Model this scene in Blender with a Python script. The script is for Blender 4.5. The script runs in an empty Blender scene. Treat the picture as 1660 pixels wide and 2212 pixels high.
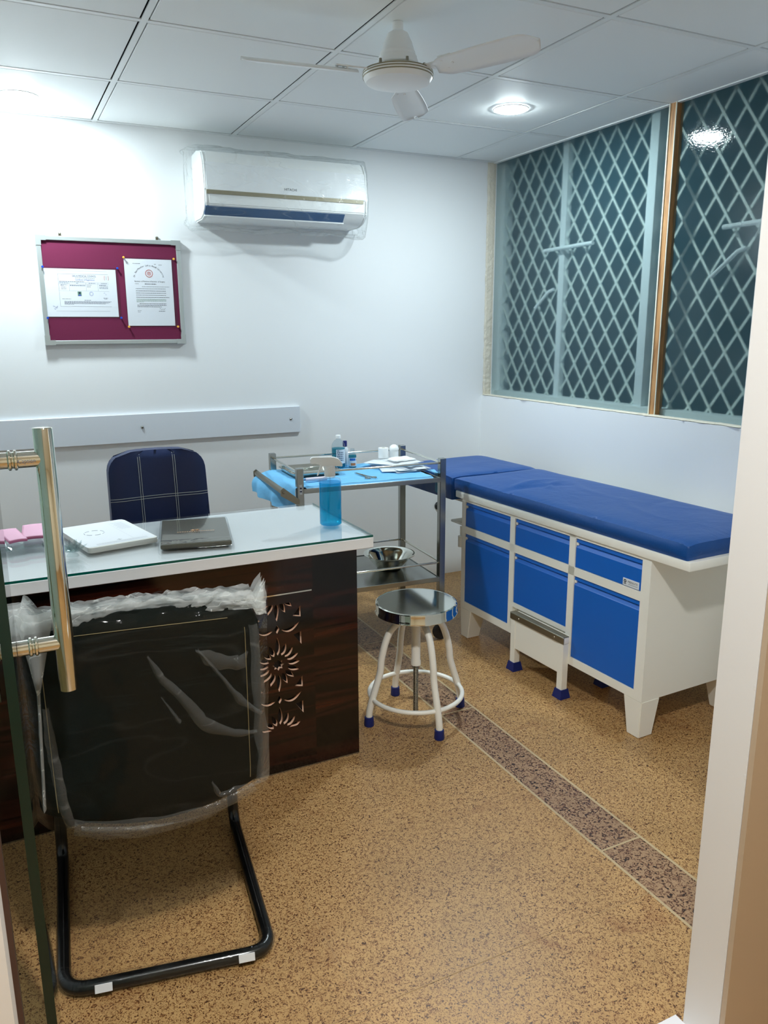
import bpy, bmesh, math, random
from math import sin, cos, pi, radians, sqrt
from mathutils import Vector, Matrix, noise

random.seed(7)
SC = bpy.context.scene
COL = SC.collection

# ------------------------------------------------------------------ helpers
def lin(c):
    def f(v):
        v = v / 255.0
        return v / 12.92 if v <= 0.04045 else ((v + 0.055) / 1.055) ** 2.4
    return (f(c[0]), f(c[1]), f(c[2]), 1.0)

class NT:
    """small node-tree helper"""
    def __init__(self, name):
        self.m = bpy.data.materials.new(name)
        self.m.use_nodes = True
        self.t = self.m.node_tree
        self.t.nodes.clear()
        self.out = self.n('ShaderNodeOutputMaterial')
    def n(self, typ, **kw):
        nd = self.t.nodes.new(typ)
        for k, v in kw.items():
            if k in ('ins',):
                for a, b in v.items():
                    nd.inputs[a].default_value = b
            else:
                setattr(nd, k, v)
        return nd
    def l(self, a, b):
        self.t.links.new(a, b)
    def coord(self, scale=(1, 1, 1), kind='Object'):
        tc = self.n('ShaderNodeTexCoord')
        mp = self.n('ShaderNodeMapping')
        mp.inputs['Scale'].default_value = scale
        self.l(tc.outputs[kind], mp.inputs['Vector'])
        return mp.outputs['Vector']
    def noise(self, vec, scale, detail=3, rough=.5, dist=0.0):
        nz = self.n('ShaderNodeTexNoise')
        nz.inputs['Scale'].default_value = scale
        nz.inputs['Detail'].default_value = detail
        nz.inputs['Roughness'].default_value = rough
        nz.inputs['Distortion'].default_value = dist
        self.l(vec, nz.inputs['Vector'])
        return nz.outputs['Fac']
    def ramp(self, fac, stops, interp='LINEAR'):
        r = self.n('ShaderNodeValToRGB')
        r.color_ramp.interpolation = interp
        e = r.color_ramp.elements
        while len(e) < len(stops):
            e.new(.5)
        for el, (p, c) in zip(e, stops):
            el.position = p
            el.color = c if len(c) == 4 else (*c, 1)
        self.l(fac, r.inputs['Fac'])
        return r.outputs['Color']
    def mixc(self, fac, a, b, mode='MIX'):
        mx = self.n('ShaderNodeMix', data_type='RGBA', blend_type=mode)
        for sock, v in ((0, fac), (6, a), (7, b)):
            if hasattr(v, 'is_linked') or hasattr(v, 'links'):
                self.l(v, mx.inputs[sock])
            else:
                mx.inputs[sock].default_value = v
        return mx.outputs[2]
    def bump(self, h, strength=.2, dist=.01):
        b = self.n('ShaderNodeBump')
        b.inputs['Strength'].default_value = strength
        b.inputs['Distance'].default_value = dist
        self.l(h, b.inputs['Height'])
        return b.outputs['Normal']
    def principled(self, **kw):
        p = self.n('ShaderNodeBsdfPrincipled')
        names = dict(color='Base Color', rough='Roughness', metal='Metallic', normal='Normal', spec='Specular IOR Level',
                     trans='Transmission Weight', ior='IOR', coat='Coat Weight', coatr='Coat Roughness', emit='Emission Color', emits='Emission Strength', alpha='Alpha')
        for k, v in kw.items():
            s = p.inputs[names[k]]
            if hasattr(v, 'is_linked') or hasattr(v, 'links'):
                self.l(v, s)
            else:
                s.default_value = v
        return p.outputs[0]
    def fresnel(self, ior, nrm=None):
        """Fresnel for a thin sheet: the same from both sides"""
        g = self.n('ShaderNodeNewGeometry')
        m = self.n('ShaderNodeMath', operation='MULTIPLY_ADD')
        self.l(g.outputs['Backfacing'], m.inputs[0]); m.inputs[1].default_value = 1 / ior - ior; m.inputs[2].default_value = ior
        f = self.n('ShaderNodeFresnel')
        self.l(m.outputs[0], f.inputs['IOR'])
        if nrm is not None:
            self.l(nrm, f.inputs['Normal'])
        return f
    def done(self, sh):
        self.l(sh, self.out.inputs['Surface'])
        return self.m

def pm(name, c, rough=.5, metal=0.0, bump=None, spec=.5, coat=0.0, var=0.0):
    t = NT(name)
    kw = dict(color=lin(c), rough=rough, metal=metal, spec=spec, coat=coat)
    if var:
        v = t.coord()
        f = t.noise(v, 9, 4)
        a = lin(c); b = tuple(x * (1 - var) for x in a[:3]) + (1,)
        kw['color'] = t.mixc(f, a, b)
    if bump:
        v = t.coord()
        kw['normal'] = t.bump(t.noise(v, bump[0], 4), bump[1], bump[2])
    return t.done(t.principled(**kw))

class MB:
    """mesh builder: collects pieces into one mesh"""
    def __init__(self):
        self.bm = bmesh.new()
        self.mi = 0
    def _tag(self, n0):
        self.bm.faces.ensure_lookup_table()
        for f in self.bm.faces[n0:]:
            f.material_index = self.mi
    def box(self, x0, x1, y0, y1, z0, z1, bev=0.0, seg=2, M=None):
        b = bmesh.new()
        bmesh.ops.create_cube(b, size=1)
        for v in b.verts:
            v.co = Vector((x0 + (v.co.x + .5) * (x1 - x0), y0 + (v.co.y + .5) * (y1 - y0), z0 + (v.co.z + .5) * (z1 - z0)))
        if bev > 0:
            bmesh.ops.bevel(b, geom=b.edges[:], offset=bev, segments=seg, affect='EDGES', profile=.5)
        self.add(b, M)
        return self
    def add(self, b, M=None):
        n0 = len(self.bm.faces)
        vm = {}
        for v in b.verts:
            vm[v] = self.bm.verts.new(M @ v.co if M else v.co)
        for f in b.faces:
            try:
                nf = self.bm.faces.new([vm[v] for v in f.verts])
                nf.material_index = self.mi
            except ValueError:
                pass
        b.free()
    def tube(self, pts, r, seg=12, closed=False, caps=True, M=None):
        pts = [Vector(p) for p in pts]
        n = len(pts)
        rr = r if isinstance(r, (list, tuple)) else [r] * n
        rings = []
        up = None
        for i in range(n):
            if closed:
                t = (pts[(i + 1) % n] - pts[i - 1]).normalized()
            elif i == 0:
                t = (pts[1] - pts[0]).normalized()
            elif i == n - 1:
                t = (pts[-1] - pts[-2]).normalized()
            else:
                t = ((pts[i + 1] - pts[i]).normalized() + (pts[i] - pts[i - 1]).normalized()).normalized()
            if up is None:
                a = Vector((0, 0, 1)) if abs(t.z) < .9 else Vector((1, 0, 0))
                up = (a - t * a.dot(t)).normalized()
            else:
                up = (up - t * up.dot(t)).normalized()
            s = t.cross(up)
            ring = []
            for k in range(seg):
                an = 2 * pi * k / seg
                p = pts[i] + (up * cos(an) + s * sin(an)) * rr[i]
                ring.append(self.bm.verts.new(M @ p if M else p))
            rings.append(ring)
        m = n if closed else n - 1
        for i in range(m):
            a, b = rings[i], rings[(i + 1) % n]
            for k in range(seg):
                f = self.bm.faces.new((a[k], a[(k + 1) % seg], b[(k + 1) % seg], b[k]))
                f.material_index = self.mi
        if caps and not closed:
            for ring, rev in ((rings[0], True), (rings[-1], False)):
                f = self.bm.faces.new(ring[::-1] if not rev else ring)
                f.material_index = self.mi
        return self
    def cyl(self, p0, p1, r, seg=20, r2=None):
        return self.tube([p0, p1], [r, r if r2 is None else r2], seg)
    def lathe(self, prof, seg=32, c=(0, 0, 0), M=None):
        """prof: list of (r, z); spun about z through c"""
        rings = []
        for r, z in prof:
            if r < 1e-6:
                p = Vector((c[0], c[1], c[2] + z))
                rings.append([self.bm.verts.new(M @ p if M else p)])
            else:
                ring = []
                for k in range(seg):
                    an = 2 * pi * k / seg
                    p = Vector((c[0] + r * cos(an), c[1] + r * sin(an), c[2] + z))
                    ring.append(self.bm.verts.new(M @ p if M else p))
                rings.append(ring)
        for a, b in zip(rings, rings[1:]):
            for k in range(seg):
                k2 = (k + 1) % seg
                if len(a) == 1 and len(b) == 1:
                    continue
                if len(a) == 1:
                    vs = (a[0], b[k2], b[k])
                elif len(b) == 1:
                    vs = (a[k], a[k2], b[0])
                else:
                    vs = (a[k], a[k2], b[k2], b[k])
                f = self.bm.faces.new(vs)
                f.material_index = self.mi
        return self
    def prism(self, poly, axis, a, b, M=None):
        """extrude 2-D polygon along an axis. axis 0: poly=(y,z); 1: poly=(x,z); 2: poly=(x,y)"""
        def P(u, w, s):
            p = Vector((s, u, w)) if axis == 0 else Vector((u, s, w)) if axis == 1 else Vector((u, w, s))
            return M @ p if M else p
        A = [self.bm.verts.new(P(u, w, a)) for u, w in poly]
        B = [self.bm.verts.new(P(u, w, b)) for u, w in poly]
        n = len(poly)
        fs = [self.bm.faces.new(A[::-1]), self.bm.faces.new(B)]
        for i in range(n):
            fs.append(self.bm.faces.new((A[i], A[(i + 1) % n], B[(i + 1) % n], B[i])))
        for f in fs:
            f.material_index = self.mi
        return self
    def quad(self, a, b, c, d):
        f = self.bm.faces.new([self.bm.verts.new(Vector(p)) for p in (a, b, c, d)])
        f.material_index = self.mi
        return self
    def poly(self, pts):
        f = self.bm.faces.new([self.bm.verts.new(Vector(p)) for p in pts])
        f.material_index = self.mi
        return self
    def grid(self, fn, nu, nv, close_u=False):
        vs = [[self.bm.verts.new(Vector(fn(i / nu, j / nv))) for j in range(nv + 1)] for i in range(nu + (0 if close_u else 1))]
        n = len(vs)
        for i in range(nu):
            for j in range(nv):
                f = self.bm.faces.new((vs[i][j], vs[(i + 1) % n][j], vs[(i + 1) % n][j + 1], vs[i][j + 1]))
                f.material_index = self.mi
        return self
    def text(self, s, size, M, align='CENTER', width=None, depth=0.0):
        cu = bpy.data.curves.new('t', 'FONT')
        cu.body = s
        cu.size = size
        cu.align_x = align
        cu.align_y = 'CENTER'
        cu.resolution_u = 3
        cu.extrude = depth
        ob = bpy.data.objects.new('t', cu)
        COL.objects.link(ob)
        bpy.context.view_layer.update()
        me = bpy.data.meshes.new_from_object(ob.evaluated_get(bpy.context.evaluated_depsgraph_get()))
        b = bmesh.new()
        b.from_mesh(me)
        if width and len(b.verts):
            xs = [v.co.x for v in b.verts]
            k = width / max(1e-6, max(xs) - min(xs))
            for v in b.verts:
                v.co.x *= k
        self.add(b, M)
        bpy.data.objects.remove(ob)
        bpy.data.curves.remove(cu)
        bpy.data.meshes.remove(me)
        return self
    def build(self, name, mats, parent=None, smooth=None, loc=None, rot=None, normals=True):
        if normals:
            bmesh.ops.recalc_face_normals(self.bm, faces=self.bm.faces[:])
        me = bpy.data.meshes.new(name)
        self.bm.to_mesh(me)
        self.bm.free()
        for m in (mats if isinstance(mats, (list, tuple)) else [mats]):
            me.materials.append(m)
        if smooth:
            for p in me.polygons:
                p.use_smooth = True
            me.set_sharp_from_angle(angle=radians(smooth))
        o = bpy.data.objects.new(name, me)
        COL.objects.link(o)
        if parent:
            o.parent = parent
        if loc:
            o.location = loc
        if rot:
            o.rotation_euler = rot
        return o

def thing(name, label, cat, loc=(0, 0, 0), rz=0.0, group=None):
    o = bpy.data.objects.new(name, None)
    o.empty_display_size = .05
    COL.objects.link(o)
    o.location = loc
    o.rotation_euler = (0, 0, rz)
    o['label'] = label
    o['category'] = cat
    if group:
        o['group'] = group
    return o

def tag(o, label, cat, group=None):
    o['label'] = label
    o['category'] = cat
    if group:
        o['group'] = group
    return o

def struct(o, label=None):
    o['kind'] = 'structure'
    if label:
        o['label'] = label
        o['category'] = label.split()[-1] if False else 'room'
    return o

def copy_tree(o, parent=None):
    c = o.copy()
    COL.objects.link(c)
    if parent:
        c.parent = parent
    for ch in list(o.children):
        copy_tree(ch, c)
    return c

def arc(p0, p1, p2, n=8):
    """quadratic corner p0 -> p2 around p1"""
    p0, p1, p2 = Vector(p0), Vector(p1), Vector(p2)
    return [(p0 * (1 - t) ** 2 + p1 * 2 * t * (1 - t) + p2 * t * t) for t in [i / n for i in range(n + 1)]]

def rounded(pts, r, n=6, closed=False):
    """polyline with rounded corners"""
    pts = [Vector(p) for p in pts]
    out = []
    N = len(pts)
    for i in range(N):
        if not closed and i in (0, N - 1):
            out.append(pts[i]); continue
        a, b, c = pts[i - 1], pts[i], pts[(i + 1) % N]
        ra = min(r, (a - b).length * .49); rc = min(r, (c - b).length * .49)
        out += arc(b + (a - b).normalized() * ra, b, b + (c - b).normalized() * rc, n)
    return out

# ------------------------------------------------------------------ materials
M = {}
M['wall'] = pm('wall_paint', (236, 239, 241), .55, bump=(60, .05, .002))
M['wall_warm'] = pm('corridor_paint', (222, 216, 196), .5)
M['jamb'] = pm('jamb_paint', (228, 227, 226), .5, bump=(30, .08, .003))
M['ceiling'] = pm('ceiling_tile', (242, 246, 246), .6, bump=(300, .12, .001))
M['tbar'] = pm('ceiling_bar', (236, 240, 240), .45)
M['plenum'] = pm('plenum_shade', (14, 18, 24), .9)  # near-black colour stands in for the shade in the tile gaps
M['white_lam'] = pm('white_laminate', (244, 247, 250), .16, spec=.5)
M['white_matt'] = pm('white_plastic', (244, 246, 246), .4)
M['cream_metal'] = pm('cream_metal', (246, 245, 236), .34)
M['blue_metal'] = pm('blue_metal', (0, 100, 200), .38, bump=(400, .03, .0005))
M['blue_rubber'] = pm('blue_rubber', (14, 34, 108), .5)
M['black_metal'] = pm('black_metal', (14, 15, 15), .22)
M['black_plastic'] = pm('black_plastic', (16, 17, 19), .45)
M['chrome'] = pm('chrome', (226, 226, 216), .07, 1.0)
M['steel'] = pm('steel', (164, 166, 162), .22, 1.0)
M['steel_dull'] = pm('steel_dull', (150, 146, 132), .33, 1.0)
M['alu'] = pm('aluminium', (186, 194, 194), .4, .6)
M['gold'] = pm('gold_trim', (146, 138, 112), .4, .15)
M['gold_text'] = pm('gold_foil', (198, 150, 110), .35, .5)
M['ink'] = pm('black_ink', (22, 24, 32), .7)
M['ink_grey'] = pm('grey_ink', (96, 104, 120), .7)
M['ink_faint'] = pm('faint_ink', (196, 200, 206), .7)
M['ink_blue'] = pm('blue_ink', (70, 96, 170), .7)
M['ink_red'] = pm('red_ink', (206, 110, 100), .7)
M['ink_green'] = pm('green_print', (110, 150, 120), .7)
M['ink_navy'] = pm('navy_print', (12, 30, 80), .6)
M['paper'] = pm('paper', (236, 240, 245), .6)
M['paper_cream'] = pm('cream_paper', (226, 226, 210), .6)
M['paper_warm'] = pm('paper_stack', (232, 232, 226), .65)
M['pink'] = pm('pink_paper', (238, 178, 206), .6)
M['pink_dark'] = pm('pink_paper_edge', (214, 120, 160), .6)
M['yellow_pin'] = pm('yellow_pin', (236, 178, 70), .35)
M['blue_pin'] = pm('blue_pin', (20, 70, 180), .35)
M['wood_strip'] = None
M['mdf'] = pm('cut_mdf', (250, 214, 188), .6)
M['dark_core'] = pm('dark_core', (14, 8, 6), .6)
M['rubber_dark'] = pm('dark_rubber', (26, 24, 26), .6)
M['grille'] = pm('grille_paint', (224, 232, 226), .5)
M['post'] = pm('window_post_paint', (232, 238, 240), .5)
M['outside'] = pm('outside_wall', (52, 84, 84), .9, var=.5)
M['plaster'] = pm('raw_plaster', (232, 226, 210), .8, bump=(50, .6, .01), var=.25)
M['marble'] = pm('white_marble', (236, 234, 238), .25)
M['navy_cap'] = pm('navy_cap', (24, 34, 110), .4)
M['label_white'] = pm('label_white', (226, 232, 238), .5)
M['label_blue'] = pm('label_blue', (36, 104, 186), .5)
M['label_orange'] = pm('label_orange', (196, 120, 70), .5)
M['gauze'] = pm('gauze', (240, 242, 240), .8, bump=(220, .3, .001))
M['pouch'] = pm('paper_pouch', (224, 230, 236), .35)
M['clear_tint'] = None

def m_floor(name, base, mid, dark, s, d0, d1, worn):
    t = NT(name)
    v = t.coord((1, 1, 1))
    chips = t.noise(v, s, 2.0, .55, 1.6)
    c = t.ramp(chips, [(.0, lin(dark)), (d0, lin(dark)), (d0 + .05, lin(mid)), (d1, lin(mid)), (d1 + .05, lin(base)), (.62, lin(base)), (.72, tuple(min(1, x * 1.22) for x in lin(base)[:3]) + (1,))])
    pat = t.noise(v, 2.6, 4, .6)
    wear = t.ramp(pat, [(.32, (worn[0],) * 3 + (1,)), (.68, (1.0, 1.0, 1.0, 1))])
    c = t.mixc(1.0, c, wear, 'MULTIPLY')
    # rusty stains with a shape of their own
    st = t.noise(v, 5.5, 3, .55, .8)
    sm = t.ramp(st, [(.60, (0, 0, 0, 1)), (.74, (.55, .55, .55, 1))])
    c = t.mixc(sm, c, t.mixc(.62, c, lin((120, 66, 34)), 'MIX'))
    rg = t.ramp(chips, [(.3, (.36,) * 3 + (1,)), (.7, (.46,) * 3 + (1,))])
    return t.done(t.principled(color=c, rough=rg, spec=.45))
M['floor'] = m_floor('terrazzo', (192, 153, 100), (138, 95, 56), (64, 40, 24), 150, .34, .44, (.80,))
M['floor_strip'] = m_floor('terrazzo_border', (164, 132, 100), (118, 82, 60), (34, 24, 20), 84, .37, .46, (.84,))
M['grout_faint'] = pm('faint_floor_joint', (168, 136, 94), .5)
M['grout'] = pm('floor_divider', (186, 164, 126), .5)

def m_wood():
    t = NT('dark_veneer')
    tc = t.n('ShaderNodeTexCoord')
    sep = t.n('ShaderNodeSeparateXYZ')
    t.l(tc.outputs['Object'], sep.inputs[0])
    # two columns of veneer with their own figure
    st = t.n('ShaderNodeMath', operation='GREATER_THAN'); t.l(sep.outputs['X'], st.inputs[0]); st.inputs[1].default_value = .827
    off = t.n('ShaderNodeMath', operation='MULTIPLY'); t.l(st.outputs[0], off.inputs[0]); off.inputs[1].default_value = 3.7
    z2 = t.n('ShaderNodeMath', operation='ADD'); t.l(sep.outputs['Z'], z2.inputs[0]); t.l(off.outputs[0], z2.inputs[1])
    cb = t.n('ShaderNodeCombineXYZ'); t.l(sep.outputs['X'], cb.inputs[0]); t.l(sep.outputs['Y'], cb.inputs[1]); t.l(z2.outputs[0], cb.inputs[2])
    mp = t.n('ShaderNodeMapping'); mp.inputs['Scale'].default_value = (.55, .55, 9.0); t.l(cb.outputs[0], mp.inputs['Vector'])
    f1 = t.noise(mp.outputs[0], 1.5, 2, .5, .35)
    mp2 = t.n('ShaderNodeMapping'); mp2.inputs['Scale'].default_value = (1.4, 1.4, 60); t.l(cb.outputs[0], mp2.inputs['Vector'])
    f2 = t.noise(mp2.outputs[0], 1.4, 4, .6, .8)
    c = t.ramp(f1, [(.34, lin((4, 2, 2))), (.46, lin((16, 6, 5))), (.54, lin((50, 19, 12))), (.60, lin((10, 4, 4))), (.72, lin((70, 29, 16)))])
    c = t.mixc(.5, c, t.ramp(f2, [(.3, lin((70, 60, 60))), (.7, lin((255, 255, 255)))]), 'MULTIPLY')
    return t.done(t.principled(color=c, rough=.12, spec=.5))
M['wood'] = m_wood()

def m_raw_wood():
    t = NT('raw_wood_strip')
    v = t.coord((30, 30, 2.0))
    f = t.noise(v, 3, 4, .6, .5)
    c = t.ramp(f, [(.3, lin((138, 92, 54))), (.6, lin((196, 148, 96))), (.75, lin((176, 126, 78)))])
    return t.done(t.principled(color=c, rough=.6))
M['wood_strip'] = m_raw_wood()

def m_vinyl(name, c, bump, rough=.32):
    t = NT(name)
    v = t.coord()
    f = t.noise(v, bump[0], 4, .6, .6)
    g = t.noise(v, 340, 2)
    h = t.n('ShaderNodeMath', operation='MULTIPLY_ADD')
    t.l(g, h.inputs[0]); h.inputs[1].default_value = .06; t.l(f, h.inputs[2])
    return t.done(t.principled(color=lin(c), rough=rough, spec=.45, normal=t.bump(h.outputs[0], bump[1], bump[2])))
M['blue_vinyl'] = m_vinyl('blue_vinyl', (0, 70, 140), (7, .35, .012), .42)
M['navy_leather'] = m_vinyl('navy_leather', (8, 32, 78), (30, .15, .004), .42)
M['black_fabric'] = pm('black_fabric', (12, 17, 14), .9, bump=(500, .3, .001), spec=.12)
M['thread'] = pm('thread', (196, 200, 196), .7)
M['thread_tan'] = pm('tan_thread', (136, 122, 84), .7)

def m_felt():
    t = NT('maroon_felt')
    v = t.coord()
    f = t.noise(v, 500, 2)
    c = t.mixc(f, lin((96, 32, 60)), lin((114, 44, 74)))
    return t.done(t.principled(color=c, rough=.9, spec=.15))
M['felt'] = m_felt()

def m_film(name, haze, crease, scale=9, rough=.1, bstr=.5):
    """clear polythene film: mostly see-through, glossy, whiter along its creases"""
    t = NT(name)
    tc = t.n('ShaderNodeTexCoord'); mp = t.n('ShaderNodeMapping')
    mp.inputs['Rotation'].default_value = (0, radians(38), 0); mp.inputs['Scale'].default_value = (.34, 1, 1.1)
    t.l(tc.outputs['Object'], mp.inputs['Vector']); v = mp.outputs['Vector']
    wr = t.noise(v, scale, 5, .62, .9)
    nrm = t.bump(wr, bstr, .03)
    tr = t.n('ShaderNodeBsdfTransparent'); tr.inputs[0].default_value = (.97, .98, .98, 1)
    gl = t.n('ShaderNodeBsdfGlossy'); gl.inputs['Roughness'].default_value = rough; t.l(nrm, gl.inputs['Normal'])
    fr = t.fresnel(1.27, nrm)
    mx = t.n('ShaderNodeMixShader'); t.l(fr.outputs[0], mx.inputs[0]); t.l(tr.outputs[0], mx.inputs[1]); t.l(gl.outputs[0], mx.inputs[2])
    df = t.n('ShaderNodeBsdfDiffuse'); df.inputs[0].default_value = (.86, .89, .88, 1)
    tl = t.n('ShaderNodeBsdfTranslucent'); tl.inputs[0].default_value = (.86, .89, .88, 1)
    d2 = t.n('ShaderNodeMixShader'); d2.inputs[0].default_value = .4; t.l(df.outputs[0], d2.inputs[1]); t.l(tl.outputs[0], d2.inputs[2])
    cr = t.noise(v, scale * .8, 2, .5, .7)
    # ridge lines of a noise field read as folds in the film
    a = t.n('ShaderNodeMath', operation='SUBTRACT'); t.l(cr, a.inputs[0]); a.inputs[1].default_value = .5
    b = t.n('ShaderNodeMath', operation='ABSOLUTE'); t.l(a.outputs[0], b.inputs[0])
    rp = t.ramp(b.outputs[0], [(0, (crease,) * 3 + (1,)), (.016, (haze,) * 3 + (1,))])
    m2 = t.n('ShaderNodeMixShader'); t.l(rp, m2.inputs[0]); t.l(mx.outputs[0], m2.inputs[1]); t.l(d2.outputs[0], m2.inputs[2])
    return t.done(m2.outputs[0])
M['film'] = m_film('polythene_film', .003, .02, 7, .07, .25)
M['film_ac'] = m_film('polythene_film_clear', .05, .20, 11)
M['film_tight'] = m_film('polythene_tight', .02, .03, 3, .05, .02)
M['film_fold'] = m_film('polythene_fold', .07, .16, 14, .12, .4)
M['film_bunch'] = m_film('polythene_bunched', .34, .75, 26, .14)

def m_glass(name, tint, haze=0.0, ior=1.45, rough=0.0):
    """thin clear sheet"""
    t = NT(name)
    tr = t.n('ShaderNodeBsdfTransparent'); tr.inputs[0].default_value = tint
    gl = t.n('ShaderNodeBsdfGlossy'); gl.inputs['Roughness'].default_value = rough
    fr = t.fresnel(ior)
    mx = t.n('ShaderNodeMixShader'); t.l(fr.outputs[0], mx.inputs[0]); t.l(tr.outputs[0], mx.inputs[1]); t.l(gl.outputs[0], mx.inputs[2])
    return t.done(mx.outputs[0])
M['door_glass'] = m_glass('door_glass', (.80, .90, .86, 1))
M['sleeve'] = m_glass('clear_sleeve', (.93, .94, .95, 1), ior=1.35, rough=.08)
M['collar'] = m_glass('clear_collar', (.90, .88, .80, 1))
M['glass_edge'] = pm('green_glass_edge', (1, 34, 27), .15)
M['desk_glass_edge'] = pm('desk_glass_edge', (8, 96, 84), .1)

def m_desk_glass():
    t = NT('desk_glass')
    tr = t.n('ShaderNodeBsdfTransparent'); tr.inputs[0].default_value = (.99, 1, 1, 1)
    gl = t.n('ShaderNodeBsdfGlossy'); gl.inputs['Roughness'].default_value = .02
    fr = t.fresnel(1.45)
    mx = t.n('ShaderNodeMixShader'); t.l(fr.outputs[0], mx.inputs[0]); t.l(tr.outputs[0], mx.inputs[1]); t.l(gl.outputs[0], mx.inputs[2])
    return t.done(mx.outputs[0])
M['desk_glass'] = m_desk_glass()

def m_frosted():
    t = NT('frosted_pane')
    v = t.coord()
    f = t.noise(v, 130, 2, .5)
    nrm = t.bump(f, .10, .003)
    tr = t.n('ShaderNodeBsdfTransparent'); tr.inputs[0].default_value = (.90, .98, .97, 1)
    rf = t.n('ShaderNodeBsdfRefraction'); rf.inputs['Color'].default_value = (.90, .98, .97, 1); rf.inputs['Roughness'].default_value = .72; rf.inputs['IOR'].default_value = 1.05
    m0 = t.n('ShaderNodeMixShader'); m0.inputs[0].default_value = .5; t.l(tr.outputs[0], m0.inputs[1]); t.l(rf.outputs[0], m0.inputs[2])
    df = t.n('ShaderNodeBsdfDiffuse'); df.inputs[0].default_value = (.16, .42, .56, 1)
    m1 = t.n('ShaderNodeMixShader'); m1.inputs[0].default_value = .09; t.l(m0.outputs[0], m1.inputs[1]); t.l(df.outputs[0], m1.inputs[2])
    gl = t.n('ShaderNodeBsdfGlossy'); gl.inputs['Roughness'].default_value = .05; t.l(nrm, gl.inputs['Normal'])
    fr = t.fresnel(1.45)
    m2 = t.n('ShaderNodeMixShader'); t.l(fr.outputs[0], m2.inputs[0]); t.l(m1.outputs[0], m2.inputs[1]); t.l(gl.outputs[0], m2.inputs[2])
    return t.done(m2.outputs[0])
M['frosted'] = m_frosted()

def m_liquid(name, c, tr_c):
    t = NT(name)
    tr = t.n('ShaderNodeBsdfTransparent'); tr.inputs[0].default_value = tr_c
    df = t.n('ShaderNodeBsdfPrincipled'); df.inputs['Base Color'].default_value = lin(c); df.inputs['Roughness'].default_value = .08
    mx = t.n('ShaderNodeMixShader'); mx.inputs[0].default_value = .36; t.l(tr.outputs[0], mx.inputs[1]); t.l(df.outputs[0], mx.inputs[2])
    return t.done(mx.outputs[0])
M['blue_liquid'] = m_liquid('blue_liquid', (0, 178, 232), (.2, .82, .97, 1))
M['teal_liquid'] = m_liquid('teal_liquid', (20, 140, 165), (.2, .66, .74, 1))
M['clear_plastic'] = m_glass('clear_plastic', (.86, .92, .95, 1), ior=1.4, rough=.05)
M['crystal'] = m_glass('crystal', (.86, .90, .90, 1), ior=1.9, rough=.02)
M['drape'] = pm('blue_drape', (112, 184, 230), .75, bump=(60, .35, .004))
M['mesh_blue'] = M['drape']

def m_emit(name, c, s):
    t = NT(name)
    e = t.n('ShaderNodeEmission'); e.inputs[0].default_value = c; e.inputs[1].default_value = s
    return t.done(e.outputs[0])
LAMP = 150.0
M['lamp'] = m_emit('lamp_diffuser', (.84, .965, 1.0, 1), LAMP)
M['lamp_warm'] = m_emit('corridor_lamp_diffuser', (1.0, 1.0, .985, 1), 160.0)

# ------------------------------------------------------------------ room data
YB, XW, XG, ZC = 3.814, 2.486, 2.549, 2.271
YF0, YF1 = .85, .933            # front (partition) wall
XL = -1.05                      # left wall
JL, JR = -.0565, 1.138          # door opening

# floor
b = MB()
def frect(x0, x1, y0, y1, z=0.0):
    b.quad((x0, y0, z), (x1, y0, z), (x1, y1, z), (x0, y1, z))
frect(-1.3, 1.362, -1.7, YB + .1); frect(1.504, XG + .1, -1.7, YB + .1)
b.mi = 1; frect(1.362, 1.504, -1.7, YB + .1)
b.mi = 2
for x in (1.362, 1.504):
    frect(x - .004, x + .004, YF1, YB, .0006)
for y in (1.436, 2.31, 3.05):
    frect(1.362, 1.504, y - .003, y + .003, .0007)
b.mi = 3
for y in (1.255, 2.86):
    frect(-1.05, 1.362, y - .0011, y + .0011, .0006)
    frect(1.504, XW, y + .6, y + .6022, .0006)
frect(.563, .5645, YF1, YB, .0005)
frect(2.19, 2.192, YF1, YB, .0005)
struct(b.build('floor', [M['floor'], M['floor_strip'], M['grout'], M['grout_faint']]))

# ceiling: tiles with a small gap to the bars, plenum sheet with painted shade above
b = MB()
gx = [-.705, -.107, .493, 1.095, 1.697, 2.292]
gy = [.77, 1.37, 1.97, 2.57, 3.19, 3.79]
xs = [XL - .02] + gx + [XG + .01]
ys = [YF1 - .02] + gy + [YB + .01]
b.mi = 0
for i in range(len(xs) - 1):
    for j in range(len(ys) - 1):
        g = .0145
        x0 = xs[i] + (g if i else 0); x1 = xs[i + 1] - (g if i < len(xs) - 2 else 0)
        y0 = ys[j] + (g if j else 0); y1 = ys[j + 1] - (g if j < len(ys) - 2 else 0)
        if x1 - x0 > .02 and y1 - y0 > .012:
            b.box(x0, x1, y0, y1, ZC + .001, ZC + .013, .002, 1)
b.mi = 1
for x in gx:
    b.box(x - .0095, x + .0095, YF1, YB, ZC, ZC + .004)
for y in gy:
    if y > YF1:
        b.box(XL, XG, y - .0095, y + .0095, ZC + .0005, ZC + .0045)
b.box(XG - .02, XG, YF1, YB, ZC - .003, ZC + .006); b.box(XL, XG, YB - .006, YB, ZC + .0005, ZC + .006)
b.mi = 2
b.box(XL - .05, XG + .1, YF1 - .05, YB + .05, ZC + .05, ZC + .07)
struct(b.build('ceiling', [M['ceiling'], M['tbar'], M['plenum']]))

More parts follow.
